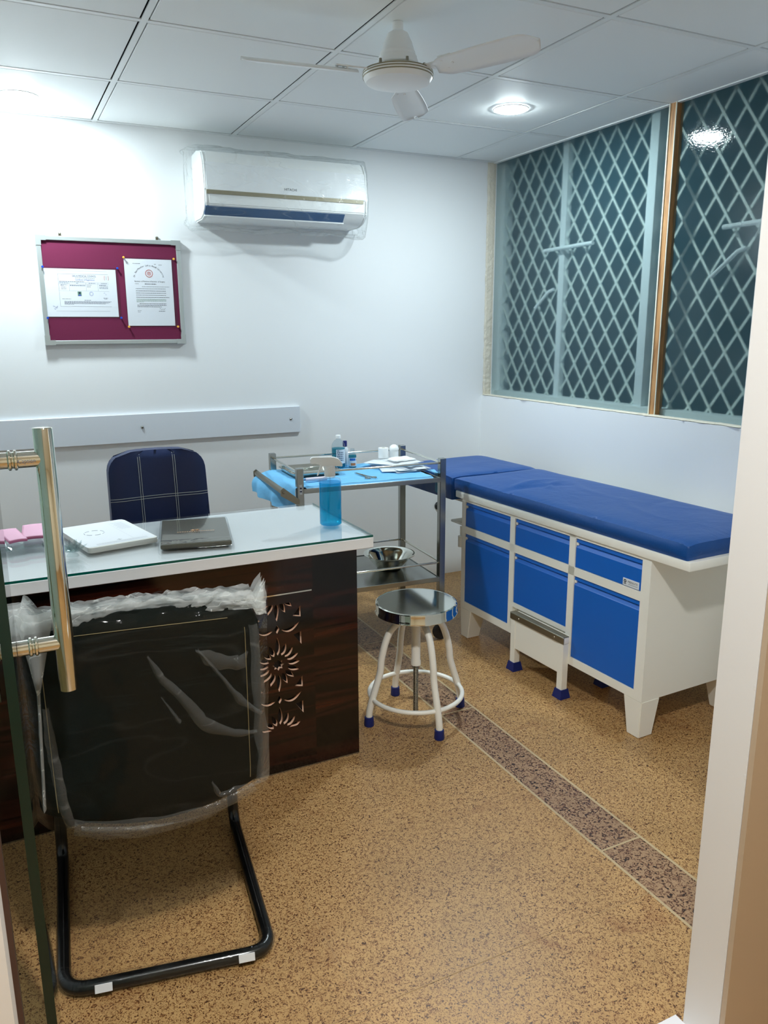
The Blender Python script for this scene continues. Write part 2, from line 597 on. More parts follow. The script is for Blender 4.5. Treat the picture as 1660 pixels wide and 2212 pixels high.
# walls
b = MB(); b.box(XL - .1, XG + .12, YB, YB + .1, 0, ZC + .05); struct(b.build('wall_back', M['wall']))
b = MB(); b.box(XL - .1, XL, YF0, YB, 0, ZC + .05); struct(b.build('wall_left', M['wall']))
WY0 = 2.04    # near end of window
b = MB()
b.box(XW, XG + .09, WY0, YB, 0, 1.034)
b.box(XW, XG + .09, YF0, WY0, 0, ZC + .05)
struct(b.build('wall_right', M['wall']))
b = MB()
b.box(XL - .1, JL, YF0, YF1, 0, ZC + .05)
b.box(JL, JR, YF0, YF1, 2.0, ZC + .05)
struct(b.build('wall_front', M['jamb']))
b = MB()
# right jamb post: smooth reveal, chipped outer arris
def jamb_front(u, v):
    return (0, 0, 0)
b.box(JR, XW + .15, YF0, YF1, 0, ZC + .05)
for k in range(18):
    z = .15 + 1.5 * random.random(); s = .002 + .004 * random.random()
    bm_ = bmesh.new(); bmesh.ops.create_icosphere(bm_, subdivisions=1, radius=s)
    for v in bm_.verts: v.co = Vector((v.co.x * .35 + JR + .001, v.co.y * .6 + YF0 + .003, v.co.z * 1.8 + z))
    b.add(bm_)
struct(b.build('wall_front_post', M['jamb']))
# corridor shell behind the camera
b = MB()
b.box(-1.4, -1.3, -1.8, YF0, 0, 2.5); b.box(2.3, 2.4, -1.8, YF0 - .001, 0, 2.5); b.box(-1.3, 2.3, -1.8, -1.7, 0, 2.5)
struct(b.build('wall_corridor', M['wall_warm']))
b = MB(); b.box(-1.4, 2.4, -1.8, YF0, 2.5, 2.55); struct(b.build('ceiling_corridor', M['ceiling']))
b = MB(); b.box(JR, 2.3, YF0 - .012, YF0 - .001, 0, 2.5); struct(b.build('wall_corridor_face', pm('corridor_face_shade', (188, 168, 144), .5)))  # thin sheet over the wall; warm, dim corridor light painted into its beige
# threshold
b = MB(); b.box(.9, JR + .0, YF0 - .08, .953, 0, .006, .001, 1)
struct(b.build('trim_1', M['marble']))

# ------------------------------------------------------------------ window
b = MB()
win = bpy.data.objects.new('window_1', None); COL.objects.link(win); win['kind'] = 'structure'
win.location = (XG, WY0, 1.018)
def W(x, y, z):
    return (x - XG, y - WY0, z - 1.018)
def wbox(mb, x0, x1, y0, y1, z0, z1, bev=0):
    mb.box(x0 - XG, x1 - XG, y0 - WY0, y1 - WY0, z0 - 1.018, z1 - 1.018, bev)
def wq(mb, x, y0, y1, z0, z1):
    mb.quad(W(x, y0, z0), W(x, y0, z1), W(x, y1, z1), W(x, y1, z0))
b = MB(); wq(b, XG, 2.545, 3.802, 1.036, ZC - .002); b.build('pane', M['frosted'], win, normals=False)
b = MB(); wq(b, XG + .001, WY0, 2.515, 1.036, ZC - .002); b.build('pane', M['frosted'], win, normals=False)
b = MB(); wbox(b, XG - .022, XG + .02, 2.520, 2.551, 1.036, ZC, .002)
b.mi = 1; wbox(b, XG - .026, XG - .021, 2.549, 2.555, 1.036, ZC); wbox(b, XG - .024, XG - .02, 2.517, 2.521, 1.036, ZC)
b.build('mullion', [M['wood_strip'], M['paper_cream']], win)
# frame members behind the glass
b = MB()
wbox(b, XG + .03, XG + .085, 2.655, 2.705, 1.02, ZC + .03, .003)
wbox(b, XG + .05, XG + .085, 3.265, 3.305, 1.02, ZC + .03, .003)
wbox(b, XG + .05, XG + .085, 2.088, 2.112, 1.02, ZC + .03, .003)
wbox(b, XG + .05, XG + .085, 3.797, 3.82, 1.02, ZC + .03, .003)
wbox(b, XG + .012, XG + .085, WY0, YB, 1.015, 1.062, .003)
b.build('outer_frame', M['post'], win)
b = MB()
for (p, q) in (((3.395, 1.786), (3.03, 1.792)), ((2.285, 1.778), (2.07, 1.780))):
    b.tube([W(XG + .03, p[0], p[1]), W(XG + .03, q[0], q[1])], .010, 10)
for (p, q) in (((3.455, 1.505), (3.375, 1.585)), ((2.322, 1.595), (2.225, 1.685))):
    b.tube([W(XG + .028, p[0], p[1]), W(XG + .05, q[0], q[1]), W(XG + .06, q[0] - .03, q[1] + .012)], .009, 10)
b.build('stay_bar', M['post'], win)
# diamond security grille: flat bars crossing
b = MB()
P_Y, P_Z = .107, .150
y0, z0 = 2.31, 1.235
sl = P_Z / P_Y
GX = XG + .062
def clip_line(sgn, k):
    # line z - z0 = sgn*sl*(y-y0) + k*P_Z
    pts = []
    ya, yb, za, zb = WY0 - .02, YB + .0, 1.02, ZC + .02
    f = lambda y: z0 + sgn * sl * (y - y0) + k * P_Z
    g = lambda z: y0 + (z - z0 - k * P_Z) / (sgn * sl)
    c = []
    for y in (ya, yb):
        if za <= f(y) <= zb: c.append((y, f(y)))
    for z in (za, zb):
        if ya < g(z) < yb: c.append((g(z), z))
    c = sorted(set((round(p[0], 5), round(p[1], 5)) for p in c))
    return (c[0], c[-1]) if len(c) >= 2 and (c[-1][0] - c[0][0]) > .02 else None
for sgn, gx_ in ((1, GX), (-1, GX + .006)):
    for k in range(-40, 41):
        L = clip_line(sgn, k)
        if L:
            (ya, za), (yb, zb) = L
            d = Vector((0, yb - ya, zb - za)); n = Vector((0, -d.z, d.y)).normalized() * .0050
            x1, x2 = gx_ - XG, gx_ + .006 - XG
            A = Vector((0, ya - WY0, za - 1.018)); B = Vector((0, yb - WY0, zb - 1.018))
            c = [A - n, B - n, B + n, A + n]
            lo = [b.bm.verts.new(p + Vector((x1, 0, 0))) for p in c]; hi = [b.bm.verts.new(p + Vector((x2, 0, 0))) for p in c]
            b.bm.faces.new(lo); b.bm.faces.new(hi[::-1])
            for i in range(4): b.bm.faces.new((lo[i], lo[(i + 1) % 4], hi[(i + 1) % 4], hi[i]))
b.build('security_grille', M['grille'], win)
# rough plaster round the opening
def ragged(mb, a, bb, wdir, w0, w1, nrm, n=70, seed=0):
    a, bb, wdir, nrm = Vector(a), Vector(bb), Vector(wdir), Vector(nrm)
    rows = []
    for i in range(n + 1):
        t = i / n
        p = a.lerp(bb, t)
        k = noise.noise(Vector((t * 24, seed, 0)))
        k2 = noise.noise(Vector((t * 60, seed + 4, 0)))
        w = w0 + (w1 - w0) * (.5 + .6 * k + .3 * k2)
        h = .003 + .002 * k2
        rows.append([mb.bm.verts.new(p), mb.bm.verts.new(p + nrm * h + wdir * w * .3), mb.bm.verts.new(p + nrm * h + wdir * w * .8), mb.bm.verts.new(p + wdir * w)])
    for r, s in zip(rows, rows[1:]):
        for j in range(3):
            mb.bm.faces.new((r[j], r[j + 1], s[j + 1], s[j]))
b = MB()
ragged(b, (XG + .0, WY0, 1.0365), (XG + .0, 3.81, 1.0365), (-1, 0, 0), .046, .074, (0, 0, 1), 120, 1)
ragged(b, (XG, YB - .004, 1.03), (XG, YB - .004, ZC), (-1, 0, 0), .050, .058, (0, -1, 0), 80, 2)
struct(b.build('trim_2', M['plaster']))
# the lane outside, dark at night
b = MB(); b.box(XG + 1.3, XG + 1.4, .6, 6.5, -.5, 4.5); struct(b.build('wall_outside', M['outside']))

# ------------------------------------------------------------------ ceiling lights
def make_light(name, label, loc, group):
    t = thing(name, label, 'ceiling light', loc, 0, group)
    b = MB(); b.lathe([(.0, -.009), (.045, -.009), (.058, -.0075), (.0632, -.0045), (.064, .0)], 40)
    b.build('diffuser', M['lamp'], t, 40)
    b = MB(); b.lathe([(.0645, .0), (.0645, -.0042), (.071, -.0042), (.073, -.002), (.073, .0)], 40)
    b.build('rim', M['white_matt'], t, 40)
    return t
l1 = make_light('ceiling_downlight', 'round white ceiling light near the back wall above the red notice board', (.19, 3.515, ZC), 'recessed ceiling lights')
def light_copy(label, loc):
    c = copy_tree(l1); c.location = loc; c['label'] = label; return c
light_copy('round white ceiling light between the fan and the window', (1.995, 2.886, ZC))
t = thing('corridor_light', 'round warm ceiling light in the corridor outside the door', 'ceiling light', (.32, .30, 2.5))
b = MB(); b.lathe([(0, -.004), (.09, -.004), (.09, 0)], 32); b.build('diffuser', M['lamp_warm'], t)
b = MB(); b.lathe([(.0905, 0), (.0905, -.006), (.1, -.004), (.1, 0)], 32); b.build('rim', M['white_matt'], t)

# ------------------------------------------------------------------ ceiling fan
fan = thing('ceiling_fan', 'white three-blade ceiling fan with gold bands hanging at the ceiling', 'ceiling fan', (1.160, 2.264, 2.10))
zf = ZC - 2.10
b = MB(); b.lathe([(.0, zf), (.016, zf), (.016, zf - .022), (.019, zf - .024), (.030, zf - .030), (.042, zf - .055), (.049, zf - .078), (.0515, zf - .080), (.0515, zf - .084), (.054, zf - .090), (.0565, zf - .092), (.0565, zf - .096), (.063, zf - .113), (.060, zf - .116), (0, zf - .116)], 40)
b.build('canopy', M['white_matt'], fan, 35)
b = MB(); b.lathe([(.058, zf - .112), (.061, zf - .116), (.062, zf - .130), (.058, zf - .132)], 40)
b.build('collar', M['collar'], fan, 35)
b = MB(); b.lathe([(0, .052), (.050, .052), (.062, .046), (.096, .042), (.103, .036), (.104, .026), (.101, .020), (.094, .010), (.070, .003), (.040, .0), (0, -.001)], 48)
b.build('motor_housing', M['white_matt'], fan, 35)
b = MB()
for z in (.038, .031, .024):
    r = {.038: .1025, .031: .1040, .024: .1032}[z]
    b.lathe([(r - .002, z + .0016), (r + .0012, z + .0012), (r + .0012, z - .0012), (r - .002, z - .0016)], 48)
b.build('gold_band', M['gold'], fan, 35)
for k in range(6):
    a = k * pi / 3 + .4
    b = MB(); b.lathe([(0, .060), (.004, .059), (.005, .044)], 10, (.078 * cos(a), .078 * sin(a), 0))
    b.build('motor_bolt', M['steel_dull'], fan, 35)
for phi in (174, 54, -66):
    a = radians(phi)
    pitch = radians(15)
    R_ = Matrix.Rotation(a, 4, 'Z') @ Matrix.Rotation(-pitch, 4, 'X')
    b = MB()
    n = 22
    prof = []
    def blade(u, v):
        r = .13 + .335 * u
        w = .040 + .006 * sin(u * pi) + .008 * u
        if u > .86:
            k = (u - .86) / .14; w *= sqrt(max(0.0, 1 - k * k * .98))
        if u < .10:
            w *= .55 + .45 * (u / .10)
        s = (v - .5) * 2
        return (r, s * w, .034 - .008 * s * s + .0)
    b.grid(blade, 26, 6)
    bl = b.build('blade', M['white_matt'], fan, 40)
    bl.matrix_local = R_
    md = bl.modifiers.new('thick', 'SOLIDIFY'); md.thickness = .002
    b = MB()
    b.box(.085, .19, -.013, .013, .037, .041, .001, 1)
    b.box(.155, .20, -.03, .03, .037, .041, .001, 1)
    for (x, y) in ((.165, .02), (.165, -.02), (.19, 0)):
        b.lathe([(0, .028), (.004, .029), (.004, .038)], 8, (x, y, 0))
    k = b.build('blade_bracket', M['white_matt'], bl)

# ------------------------------------------------------------------ air conditioner
ac = thing('air_conditioner', 'white split air conditioner wrapped in clear film high on the back wall', 'air conditioner', (.905, YB, 1.885))
AW, AH, AD = .775, .290, .21
# side profile (y outwards negative, z)
prof = [(0, 0), (0, AH), (-.10, AH), (-.172, AH - .012), (-.198, AH - .055), (-AD, .115), (-AD, .055), (-.195, .040), (-.165, .012), (-.12, 0)]
b = MB(); b.prism(prof, 0, .012, AW - .012)
bmesh.ops.bevel(b.bm, geom=[e for e in b.bm.edges], offset=.004, segments=2, affect='EDGES')
b.build('body', M['white_matt'], ac, 30)
for x0, x1 in ((-.004, .012), (AW - .012, AW + .004)):
    b = MB(); b.prism([(y * 1.0, z) for y, z in prof], 0, x0, x1)
    bmesh.ops.bevel(b.bm, geom=[e for e in b.bm.edges], offset=.006, segments=2, affect='EDGES')
    b.build('end_cap', M['white_matt'], ac, 30)
b = MB(); b.prism([(-.1985, AH - .060), (-.2135, .118), (-.2135, .112), (-.207, .112)], 0, .008, AW - .008)
b.build('front_panel', M['white_lam'], ac)
b = MB(); b.box(.006, AW - .02, -.2145, -.205, .098, .114); b.build('gold_stripe', M['gold'], ac)
b = MB(); b.prism([(-.2055, .046), (-.176, .014), (-.168, .020), (-.198, .052)], 0, .0, .662)
b.build('louvre', pm('louvre_dark', (52, 92, 136), .25), ac)
b = MB(); b.box(0, .665, -.181, -.172, .007, .013, .001, 1); b.build('louvre_edge', M['white_matt'], ac)
b = MB()
b.text('HITACHI', .0155, Matrix.Translation((.392, -.2115, .137)) @ Matrix.Rotation(radians(90 - 3.5), 4, 'X'))
b.build('logo', M['ink'], ac)
# film wrap: loose box round the unit with a sagging hem
b = MB()
def ac_wrap(u, v):
    # u round the section (from wall top, over front, to wall bottom), v along the width
    sec = [(-.005, AH + .016), (-.09, AH + .016), (-.18, AH + .006), (-.212, AH - .055), (-.2225, .12), (-.2225, .05), (-.205, .010), (-.175, -.030), (-.135, -.040), (-.09, -.028), (-.05, -.012), (-.005, -.01)]
    t = u * (len(sec) - 1); i = min(int(t), len(sec) - 2); f = t - i
    y = sec[i][0] * (1 - f) + sec[i + 1][0] * f; z = sec[i][1] * (1 - f) + sec[i + 1][1] * f
    x = -.045 + (AW + .07) * v
    edge = min(v, 1 - v)
    k = max(0, 1 - edge / .05)
    y = y * (1 - .25 * k * k)
    nz = noise.noise(Vector((x * 9, y * 9, z * 9)))
    nz2 = noise.noise(Vector((x * 26 + 3, y * 26, z * 26)))
    d = .006 * nz + .004 * nz2
    low = max(0, .05 - z) / .09
    z2 = z + d - low * .018 * (.5 + noise.noise(Vector((x * 6, 2, 0))))
    y2 = min(-.003, y - abs(d) - .002)
    return (x + .4 * d, y2, z2)
b.grid(ac_wrap, 44, 90)
for s in (0, 1):
    def side(u, v, s=s):
        p = Vector(ac_wrap(u, float(s)))
        c = Vector((p.x + (.0), -.02, max(-.01, min(AH, p.z)) * .9 + .02))
        q = p.lerp(c, v)
        q.x += (-1 if s == 0 else 1) * .012 * sin(v * pi) * (1 + noise.noise(Vector((u * 9, v * 5, s))))
        return q
    b.grid(side, 44, 8)
b.build('film_wrap', M['film_ac'], ac, 180)

# ------------------------------------------------------------------ notice board
board = thing('notice_board', 'maroon felt notice board with grey metal frame on the back wall', 'notice board', (.519, YB, 1.5715))
HW, HH = .304, .2285
b = MB(); b.box(-HW + .012, HW - .012, -.014, -.001, -HH + .012, HH - .012); b.build('felt_panel', M['felt'], board)
b = MB()
fw = .019
for (x0, x1, z0, z1) in ((-HW + .03, HW - .03, HH - fw, HH), (-HW + .03, HW - .03, -HH, -HH + fw), (-HW, -HW + fw, -HH + .03, HH - .03), (HW - fw, HW, -HH + .03, HH - .03)):
    b.box(x0, x1, -.021, -.0005, z0, z1, .0025)
b.build('frame', M['alu'], board)
for sx in (-1, 1):
    for sz in (-1, 1):
        b = MB()
        poly = [(0, 0), (.042, 0), (.042, .0215), (.0215, .0215), (.0215, .042), (0, .042)]
        if sx * sz < 0: pass
        b.prism([(sx * (HW + .0015 - p[0]), sz * (HH + .0015 - p[1])) for p in poly], 1, -.0225, -.0005)
        b.build('corner_cap', M['alu'], board)
for x in (-.205, .205):
    b = MB(); b.box(x - .006, x + .006, -.008, -.001, HH - .004, HH + .016, .002); b.lathe([(0, -.012), (.003, -.011), (.004, -.006)], 10, (0, 0, 0), Matrix.Translation((x, 0, HH + .010)) @ Matrix.Rotation(radians(-90), 4, 'X'))
    b.build('hanging_tab', M['steel_dull'], board)

def words_line(mb, x0, x1, z, h, y, rnd, bold=False):
    """a line of print too small to read: word-sized dashes"""
    x = x0
    while x < x1 - .001:
        w = min(rnd.uniform(.003, .009), x1 - x)
        mb.quad((x, y, z - h / 2), (x + w, y, z - h / 2), (x + w, y, z + h / 2), (x, y, z + h / 2))
        x += w + rnd.uniform(.0012, .002)
TX = lambda x, y, z: Matrix.Translation((x, y, z)) @ Matrix.Rotation(radians(90), 4, 'X')
yb0 = YB - .0142
def document(name, label, x0, x1, z0, z1, m_l, m_r, m_t, m_b):
    t = thing(name, label, 'certificate', ((x0 + x1) / 2, yb0, (z0 + z1) / 2))
    w, h = (x1 - x0) / 2, (z1 - z0) / 2
    b = MB(); b.box(-w + m_l, w - m_r, -.0012, -.0006, -h + m_b, h - m_t); b.build('paper', M['paper'], t)
    b = MB(); b.box(-w, w, -.0026, -.0002, -h, h); b.build('sleeve', M['sleeve'], t)
    return t, w, h
rnd = random.Random(3)
c1, w, h = document('certificate', 'landscape medical council certificate in a clear sleeve, left on the red board', .230, .541, 1.457, 1.672, .004, .010, .006, .006)
b = MB(); y = -.0014
b.mi = 0
b.text('DELHI MEDICAL COUNCIL', .0115, TX(.012, y, .071), width=.098)
b.mi = 1
words_line(b, -.025, .055, .0632, .0012, y, rnd)
b.mi = 2
b.text('Certificate of Registration', .0092, TX(.014, y, .0555), width=.080)
b.mi = 0
words_line(b, -.092, .010, .0475, .0016, y, rnd)
for (xa, xb) in ((-.092, -.055), (-.024, -.014), (.028, .056), (.080, .104)): words_line(b, xa, xb, .0415, .0013, y, rnd)
for k in range(2): words_line(b, -.050, .014, .0335 - k * .0035, .0014, y, rnd)
for zz, xa, xb in ((.034, -.088, -.06), (.031, -.088, -.076), (.024, -.086, -.066), (.017, -.086, -.066), (.034, .02, .04), (.027, .02, .038), (.034, .072, .102), (.031, .072, .108), (.024, .072, .110), (.0205, .072, .108)): words_line(b, xa, xb, zz, .0014, y, rnd)
words_line(b, -.086, -.05, -.026, .0012, y, rnd); words_line(b, .085, .105, -.021, .0014, y, rnd); words_line(b, .089, .102, -.0245, .0014, y, rnd)
words_line(b, .005, .032, -.031, .0016, y, rnd)
for k in range(5): words_line(b, -.078, (.118, .112, .105, .092, -.04)[k], -.036 - k * .0031, .0013, y, rnd)
b.mi = 1
for (xa, xb, za, zb) in ((-.096, .112, .0795, .0802), (-.096, -.0952, -.0575, .0795), (-.096, .118, -.0582, -.0575), (-.094, .112, .0442, .0446), (-.094, .112, .0385, .0389), (-.094, .112, .0085, .0089), (-.053, -.0525, .0087, .044), (.016, .0165, .0087, .044), (.066, .0665, .0087, .044), (-.11, .108, .0925, .093), (-.115, .11, -.0775, -.077)):
    b.quad((xa, y, za), (xb, y, za), (xb, y, zb), (xa, y, zb))
b.mi = 3                                  # small photo, stamp, emblem, signature
b.quad((-.021, y, -.013), (-.005, y, -.013), (-.005, y, .006), (-.021, y, .006))
b.mi = 0
b.poly([(-.0125 + .0042 * cos(a * pi / 6), y - .0001, .0 + .0042 * sin(a * pi / 6)) for a in range(12)])
b.mi = 2
b.quad((-.020, y - .0001, -.013), (-.006, y - .0001, -.013), (-.0085, y - .0001, -.006), (-.0165, y - .0001, -.006))
for r in (.0085, .0055):
    b.tube([(.036 + r * cos(a * pi / 12), y, -.003 + r * sin(a * pi / 12)) for a in range(24)], .0003, 4, True)
b.tube([(-.127 + .004 * k + .004 * sin(k * 2.1), y, -.056 + .007 * sin(k * 3.3) - .001 * k) for k in range(6)], .0005, 4)
b.tube([(-.122, y, -.066), (-.118, y, -.071), (-.114, y, -.064)], .0005, 4)
b.tube([(.088, y, -.002), (.092, y, .004), (.096, y, -.008), (.100, y, -.004)], .0003, 4)
b.mi = 4
for s in (-1, 1):
    b.tube([(.104 + s * (.0065 + .0022 * cos(a)), y, .065 + .010 * sin(a)) for a in [(-1.2 + .3 * i) for i in range(9)]], .0008, 5)
b.mi = 1
b.tube([(.104, y, .057), (.104, y, .073)], .0005, 4)
b.build('print', [M['ink_navy'], M['ink_grey'], M['ink_blue'], M['ink_green'], M['ink_red']], c1)

c2, w, h = document('certificate', 'portrait university degree certificate in a clear sleeve, right on the red board', .567, .792, 1.418, 1.722, .003, .012, .006, .006)
b = MB(); y = -.0014
s = 'Dr. Ram Manohar Lohia Avadh University'
n = len(s)
for i, ch in enumerate(s):
    if ch == ' ': continue
    a = radians(168 - 156 * i / (n - 1))
    r = .066
    b.text(ch, .0105, Matrix.Translation((.0 - .004 + r * cos(a), y, .058 + r * .92 * sin(a))) @ Matrix.Rotation(radians(90), 4, 'X') @ Matrix.Rotation(a - pi / 2, 4, 'Z'))
b.text('Bachelor of Medicine & Bachelor of Surgery', .0085, TX(-.002, y, .049), width=.134)
words_line(b, -.068, -.05, .0385, .0014, y, rnd); words_line(b, -.025, .026, .038, .0026, y, rnd)
words_line(b, -.038, .084, .0265, .0014, y, rnd)
for k, (xa, xb, hh) in enumerate(((-.066, .068, .0017), (-.066, .068, .0022), (-.066, .068, .0019), (-.066, .066, .0018), (-.066, .082, .0019))):
    words_line(b, xa, xb, .017 - k * .0093, hh, y, rnd)
b.mi = 1
for k in range(5): words_line(b, -.066, (.066, .066, .066, .066, -.035)[k], -.028 - k * .0032, .0013, y, rnd)
b.mi = 0
for k, (xa, xb) in enumerate(((-.054, .066), (-.064, .066), (-.064, .045))): words_line(b, xa, xb, -.0485 - k * .0068, .0021, y, rnd)
b.tube([(.034, y, -.072), (.038, y, -.068), (.042, y, -.075), (.048, y, -.071), (.054, y, -.074), (.06, y, -.068)], .0004, 4)
words_line(b, .03, .058, -.0815, .0019, y, rnd); words_line(b, -.064, -.048, -.079, .0013, y, rnd); words_line(b, -.064, -.052, -.085, .0013, y, rnd)
words_line(b, -.072, -.04, .126, .0017, y, rnd); words_line(b, .022, .032, .125, .0013, y, rnd); words_line(b, .042, .056, .122, .0016, y, rnd)
b.mi = 2
for r in (.0165, .0145, .008):
    b.tube([(-.003 + r * cos(a * pi / 14), y, .084 + r * sin(a * pi / 14)) for a in range(28)], .0006, 4, True)
b.poly([(-.003 + .0125 * cos(a * pi / 12), y + .0001, .084 + .0125 * sin(a * pi / 12)) for a in range(24)]) if False else None
for k in range(5):
    b.quad((-.009, y, .079 + k * .0024), (.003, y, .079 + k * .0024), (.003, y, .0802 + k * .0024), (-.009, y, .0802 + k * .0024))
b.build('print', [M['ink'], M['ink_green'], M['ink_red']], c2)

def pin(label, x, z, mat, group):
    b = MB(); MX = Matrix.Translation((x, yb0 - .0026, z)) @ Matrix.Rotation(radians(90), 4, 'X')
    b.lathe([(.0, .0), (.0035, .0), (.004, .0025), (.0026, .004), (.0026, .007), (.005, .0085), (.005, .0105), (0, .0115)], 14, (0, 0, 0), MX)
    tag(b.build('push_pin', mat, None, 40), label, 'push pin', group)
for lab, x, z in (('upper left', .2315, 1.6705), ('upper right', .5385, 1.6725), ('lower left', .2325, 1.4575), ('lower right', .5395, 1.4585)):
    pin('blue push pin at the %s corner of the landscape certificate' % lab, x, z, M['blue_pin'], 'blue push pins on the notice board')
for lab, x, z in (('upper left', .5685, 1.7200), ('upper right', .7890, 1.7200), ('lower left', .5700, 1.4195), ('lower right', .7900, 1.4195)):
    pin('yellow push pin at the %s corner of the portrait certificate' % lab, x, z, M['yellow_pin'], 'yellow push pins on the notice board')

# ------------------------------------------------------------------ wall strip behind the chair
t = thing('wall_guard', 'long white board strip screwed to the back wall behind the office chair', 'wall guard', (.2, YB, .957))
b = MB(); b.box(-1.1, 1.182, -.016, -.0005, -.066, .066, .0015, 1); b.build('strip', pm('guard_laminate', (214, 220, 228), .3), t)
for x in (.397, 1.132, -.4):
    b = MB(); b.lathe([(0, .006), (.004, .0055), (.0065, .003), (.007, 0)], 14, (0, 0, 0), Matrix.Translation((x, -.016, .004)) @ Matrix.Rotation(radians(90), 4, 'X'))
    b.build('screw_cap', M['steel'], t, 40)

# small black outlet hole cover low on back wall
b = MB(); b.lathe([(0, .012), (.018, .011), (.023, .004), (.024, 0)], 20, (0, 0, 0), Matrix.Translation((2.212, YB, .414)) @ Matrix.Rotation(radians(90), 4, 'X'))
tag(b.build('wall_plug', M['black_plastic'], None, 40), 'small round black cap on the wall beyond the steel trolley', 'wall cap')

# ------------------------------------------------------------------ desk
desk = thing('office_desk', 'white glass-topped desk with glossy dark wood front', 'desk', (0, 0, 0))
DX0, DX1 = -.42, 1.023
DY0, DY1 = 2.168, 2.702
b = MB(); b.box(DX0, DX1, DY0, DY1, .728, .7615, .0015, 1); b.build('desk_top', M['white_lam'], desk)
b = MB(); b.box(DX0 + .001, DX1 - .001, DY0 + .001, DY1 - .001, .762, .769)
b.bm.normal_update()
for f in b.bm.faces: f.material_index = 0 if abs(f.normal.z) > .5 or f.normal.y > .5 else 1
b.build('glass_top', [M['desk_glass'], M['desk_glass_edge']], desk)
FY = 2.205
FZ0, FZ1 = .135, .598            # fretwork window in the front panel
FX0, FX1 = .585, .827
b = MB()
b.box(DX0 + .04, FX0, FY, FY + .018, .004, .728); b.box(FX1, .980, FY, FY + .018, .004, .728)
b.box(FX0, FX1, FY, FY + .018, .604, .728); b.box(FX0, FX1, FY, FY + .018, .004, FZ0)
b.build('front_panel', M['wood'], desk)
b = MB(); b.box(.30, .823, FY - .0015, FY + .001, .6045, .6085); b.build('metal_inlay', M['chrome'], desk)
b = MB(); b.box(DX0 + .04, .9805, FY - .001, FY + .018, 0, .004); b.build('base_strip', M['steel'], desk)
b = MB(); b.box(.962, .980, FY + .018, DY1 - .03, .0, .728); b.build('side_panel', M['wood'], desk); b = MB(); b.box(DX0 + .04, DX0 + .058, FY + .018, DY1 - .03, .0, .728); b.build('side_panel', M['wood'], desk)
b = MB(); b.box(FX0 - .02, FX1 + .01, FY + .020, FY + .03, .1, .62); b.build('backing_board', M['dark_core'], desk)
# fretwork
def fret():
    holes = []
    cx_ = .7055; half = .079
    per = .237
    def petal(cx, cz, ang, r0, r1, w):
        pts = []
        for i in range(7):
            t_ = i / 6; r = r0 + (r1 - r0) * t_; ww = w * sin(pi * min(1, t_ ** .8)) + .0004
            pts.append((r, ww))
        poly = pts + [(r, -ww) for r, ww in pts[-2:0:-1]]
        return [(cx + r * cos(ang) - q * sin(ang), cz + r * sin(ang) + q * cos(ang)) for r, q in poly]
    for ci, cz in enumerate((.376 + per, .376, .376 - per)):
        st = [(cx_ + (.019 if i % 2 == 0 else .0125) * cos(i * pi / 8), cz + (.019 if i % 2 == 0 else .0125) * sin(i * pi / 8)) for i in range(16)]
        holes.append(st)
        for k in range(16):
            a = k * pi / 8
            vert = abs(abs(sin(a)) - 1) < .01
            r1 = .092 if vert else .071 if k % 2 == 0 else .073
            holes.append(petal(cx_, cz, a, .032, r1, .0072))
    for sz, cz in ((1, .376 + per / 2), (-1, .376 - per / 2)):
        holes.append([(cx_, cz + .014), (cx_ + .008, cz), (cx_, cz - .014), (cx_ - .008, cz)])
        for s in (-1, 1):
            up = [(cx_ + s * (.014 + .060 * i / 8), cz + .004 - .026 * sin(pi * (.10 + .62 * i / 8)) + .030 * (i / 8) ** 2) for i in range(9)]
            dn = [(x, z_ + (.013 * sin(pi * i / 8) + .0004)) for i, (x, z_) in enumerate(up)]
            holes.append(up + dn[-2:0:-1])
            e = cx_ + s * half
            holes.append([(e, cz + .066), (e, cz + .030), (e - s * .026, cz + .036)])
            holes.append([(e, cz - .062), (e, cz - .020), (e - s * .026, cz - .026)])
    good = []
    for hpoly in holes:
        zs = [p[1] for p in hpoly]
        if max(zs) > FZ1 - .022 and min(zs) < FZ1 - .022 or min(zs) > FZ1 - .022:
            hp = [(x, min(z_, FZ1 - .022)) for x, z_ in hpoly]
            if min(zs) > FZ1 - .03: continue
            hpoly = hp
        if min(zs) < FZ0 + .02:
            if max(zs) < FZ0 + .028: continue
            hpoly = [(x, max(z_, FZ0 + .02)) for x, z_ in hpoly]
        good.append(hpoly)
    cu = bpy.data.curves.new('fret', 'CURVE'); cu.dimensions = '2D'; cu.fill_mode = 'BOTH'; cu.extrude = .006
    for poly in [[(FX0, FZ0), (FX1, FZ0), (FX1, .604), (FX0, .604)]] + good:
        sp = cu.splines.new('POLY'); sp.points.add(len(poly) - 1)
        for p, (x, z_) in zip(sp.points, poly): p.co = (x, z_, 0, 1)
        sp.use_cyclic_u = True
    ob = bpy.data.objects.new('fret', cu); COL.objects.link(ob); bpy.context.view_layer.update()
    me = bpy.data.meshes.new_from_object(ob.evaluated_get(bpy.context.evaluated_depsgraph_get()))
    me.name = 'fretwork_panel'
    bpy.data.objects.remove(ob)
    me.transform(Matrix.Translation((0, FY + .006, 0)) @ Matrix.Rotation(radians(90), 4, 'X'))
    me.materials.clear(); me.materials.append(M['wood']); me.materials.append(M['mdf'])
    for p in me.polygons: p.material_index = 0 if abs(p.normal.y) > .5 else 1
    o = bpy.data.objects.new('fretwork_panel', me); COL.objects.link(o); o.parent = desk
    return o
fret()

# ------------------------------------------------------------------ things on the desk
ZD = .7692
def flat_M(cx, cy, rot, z):
    return Matrix.Translation((cx, cy, z)) @ Matrix.Rotation(rot, 4, 'Z')
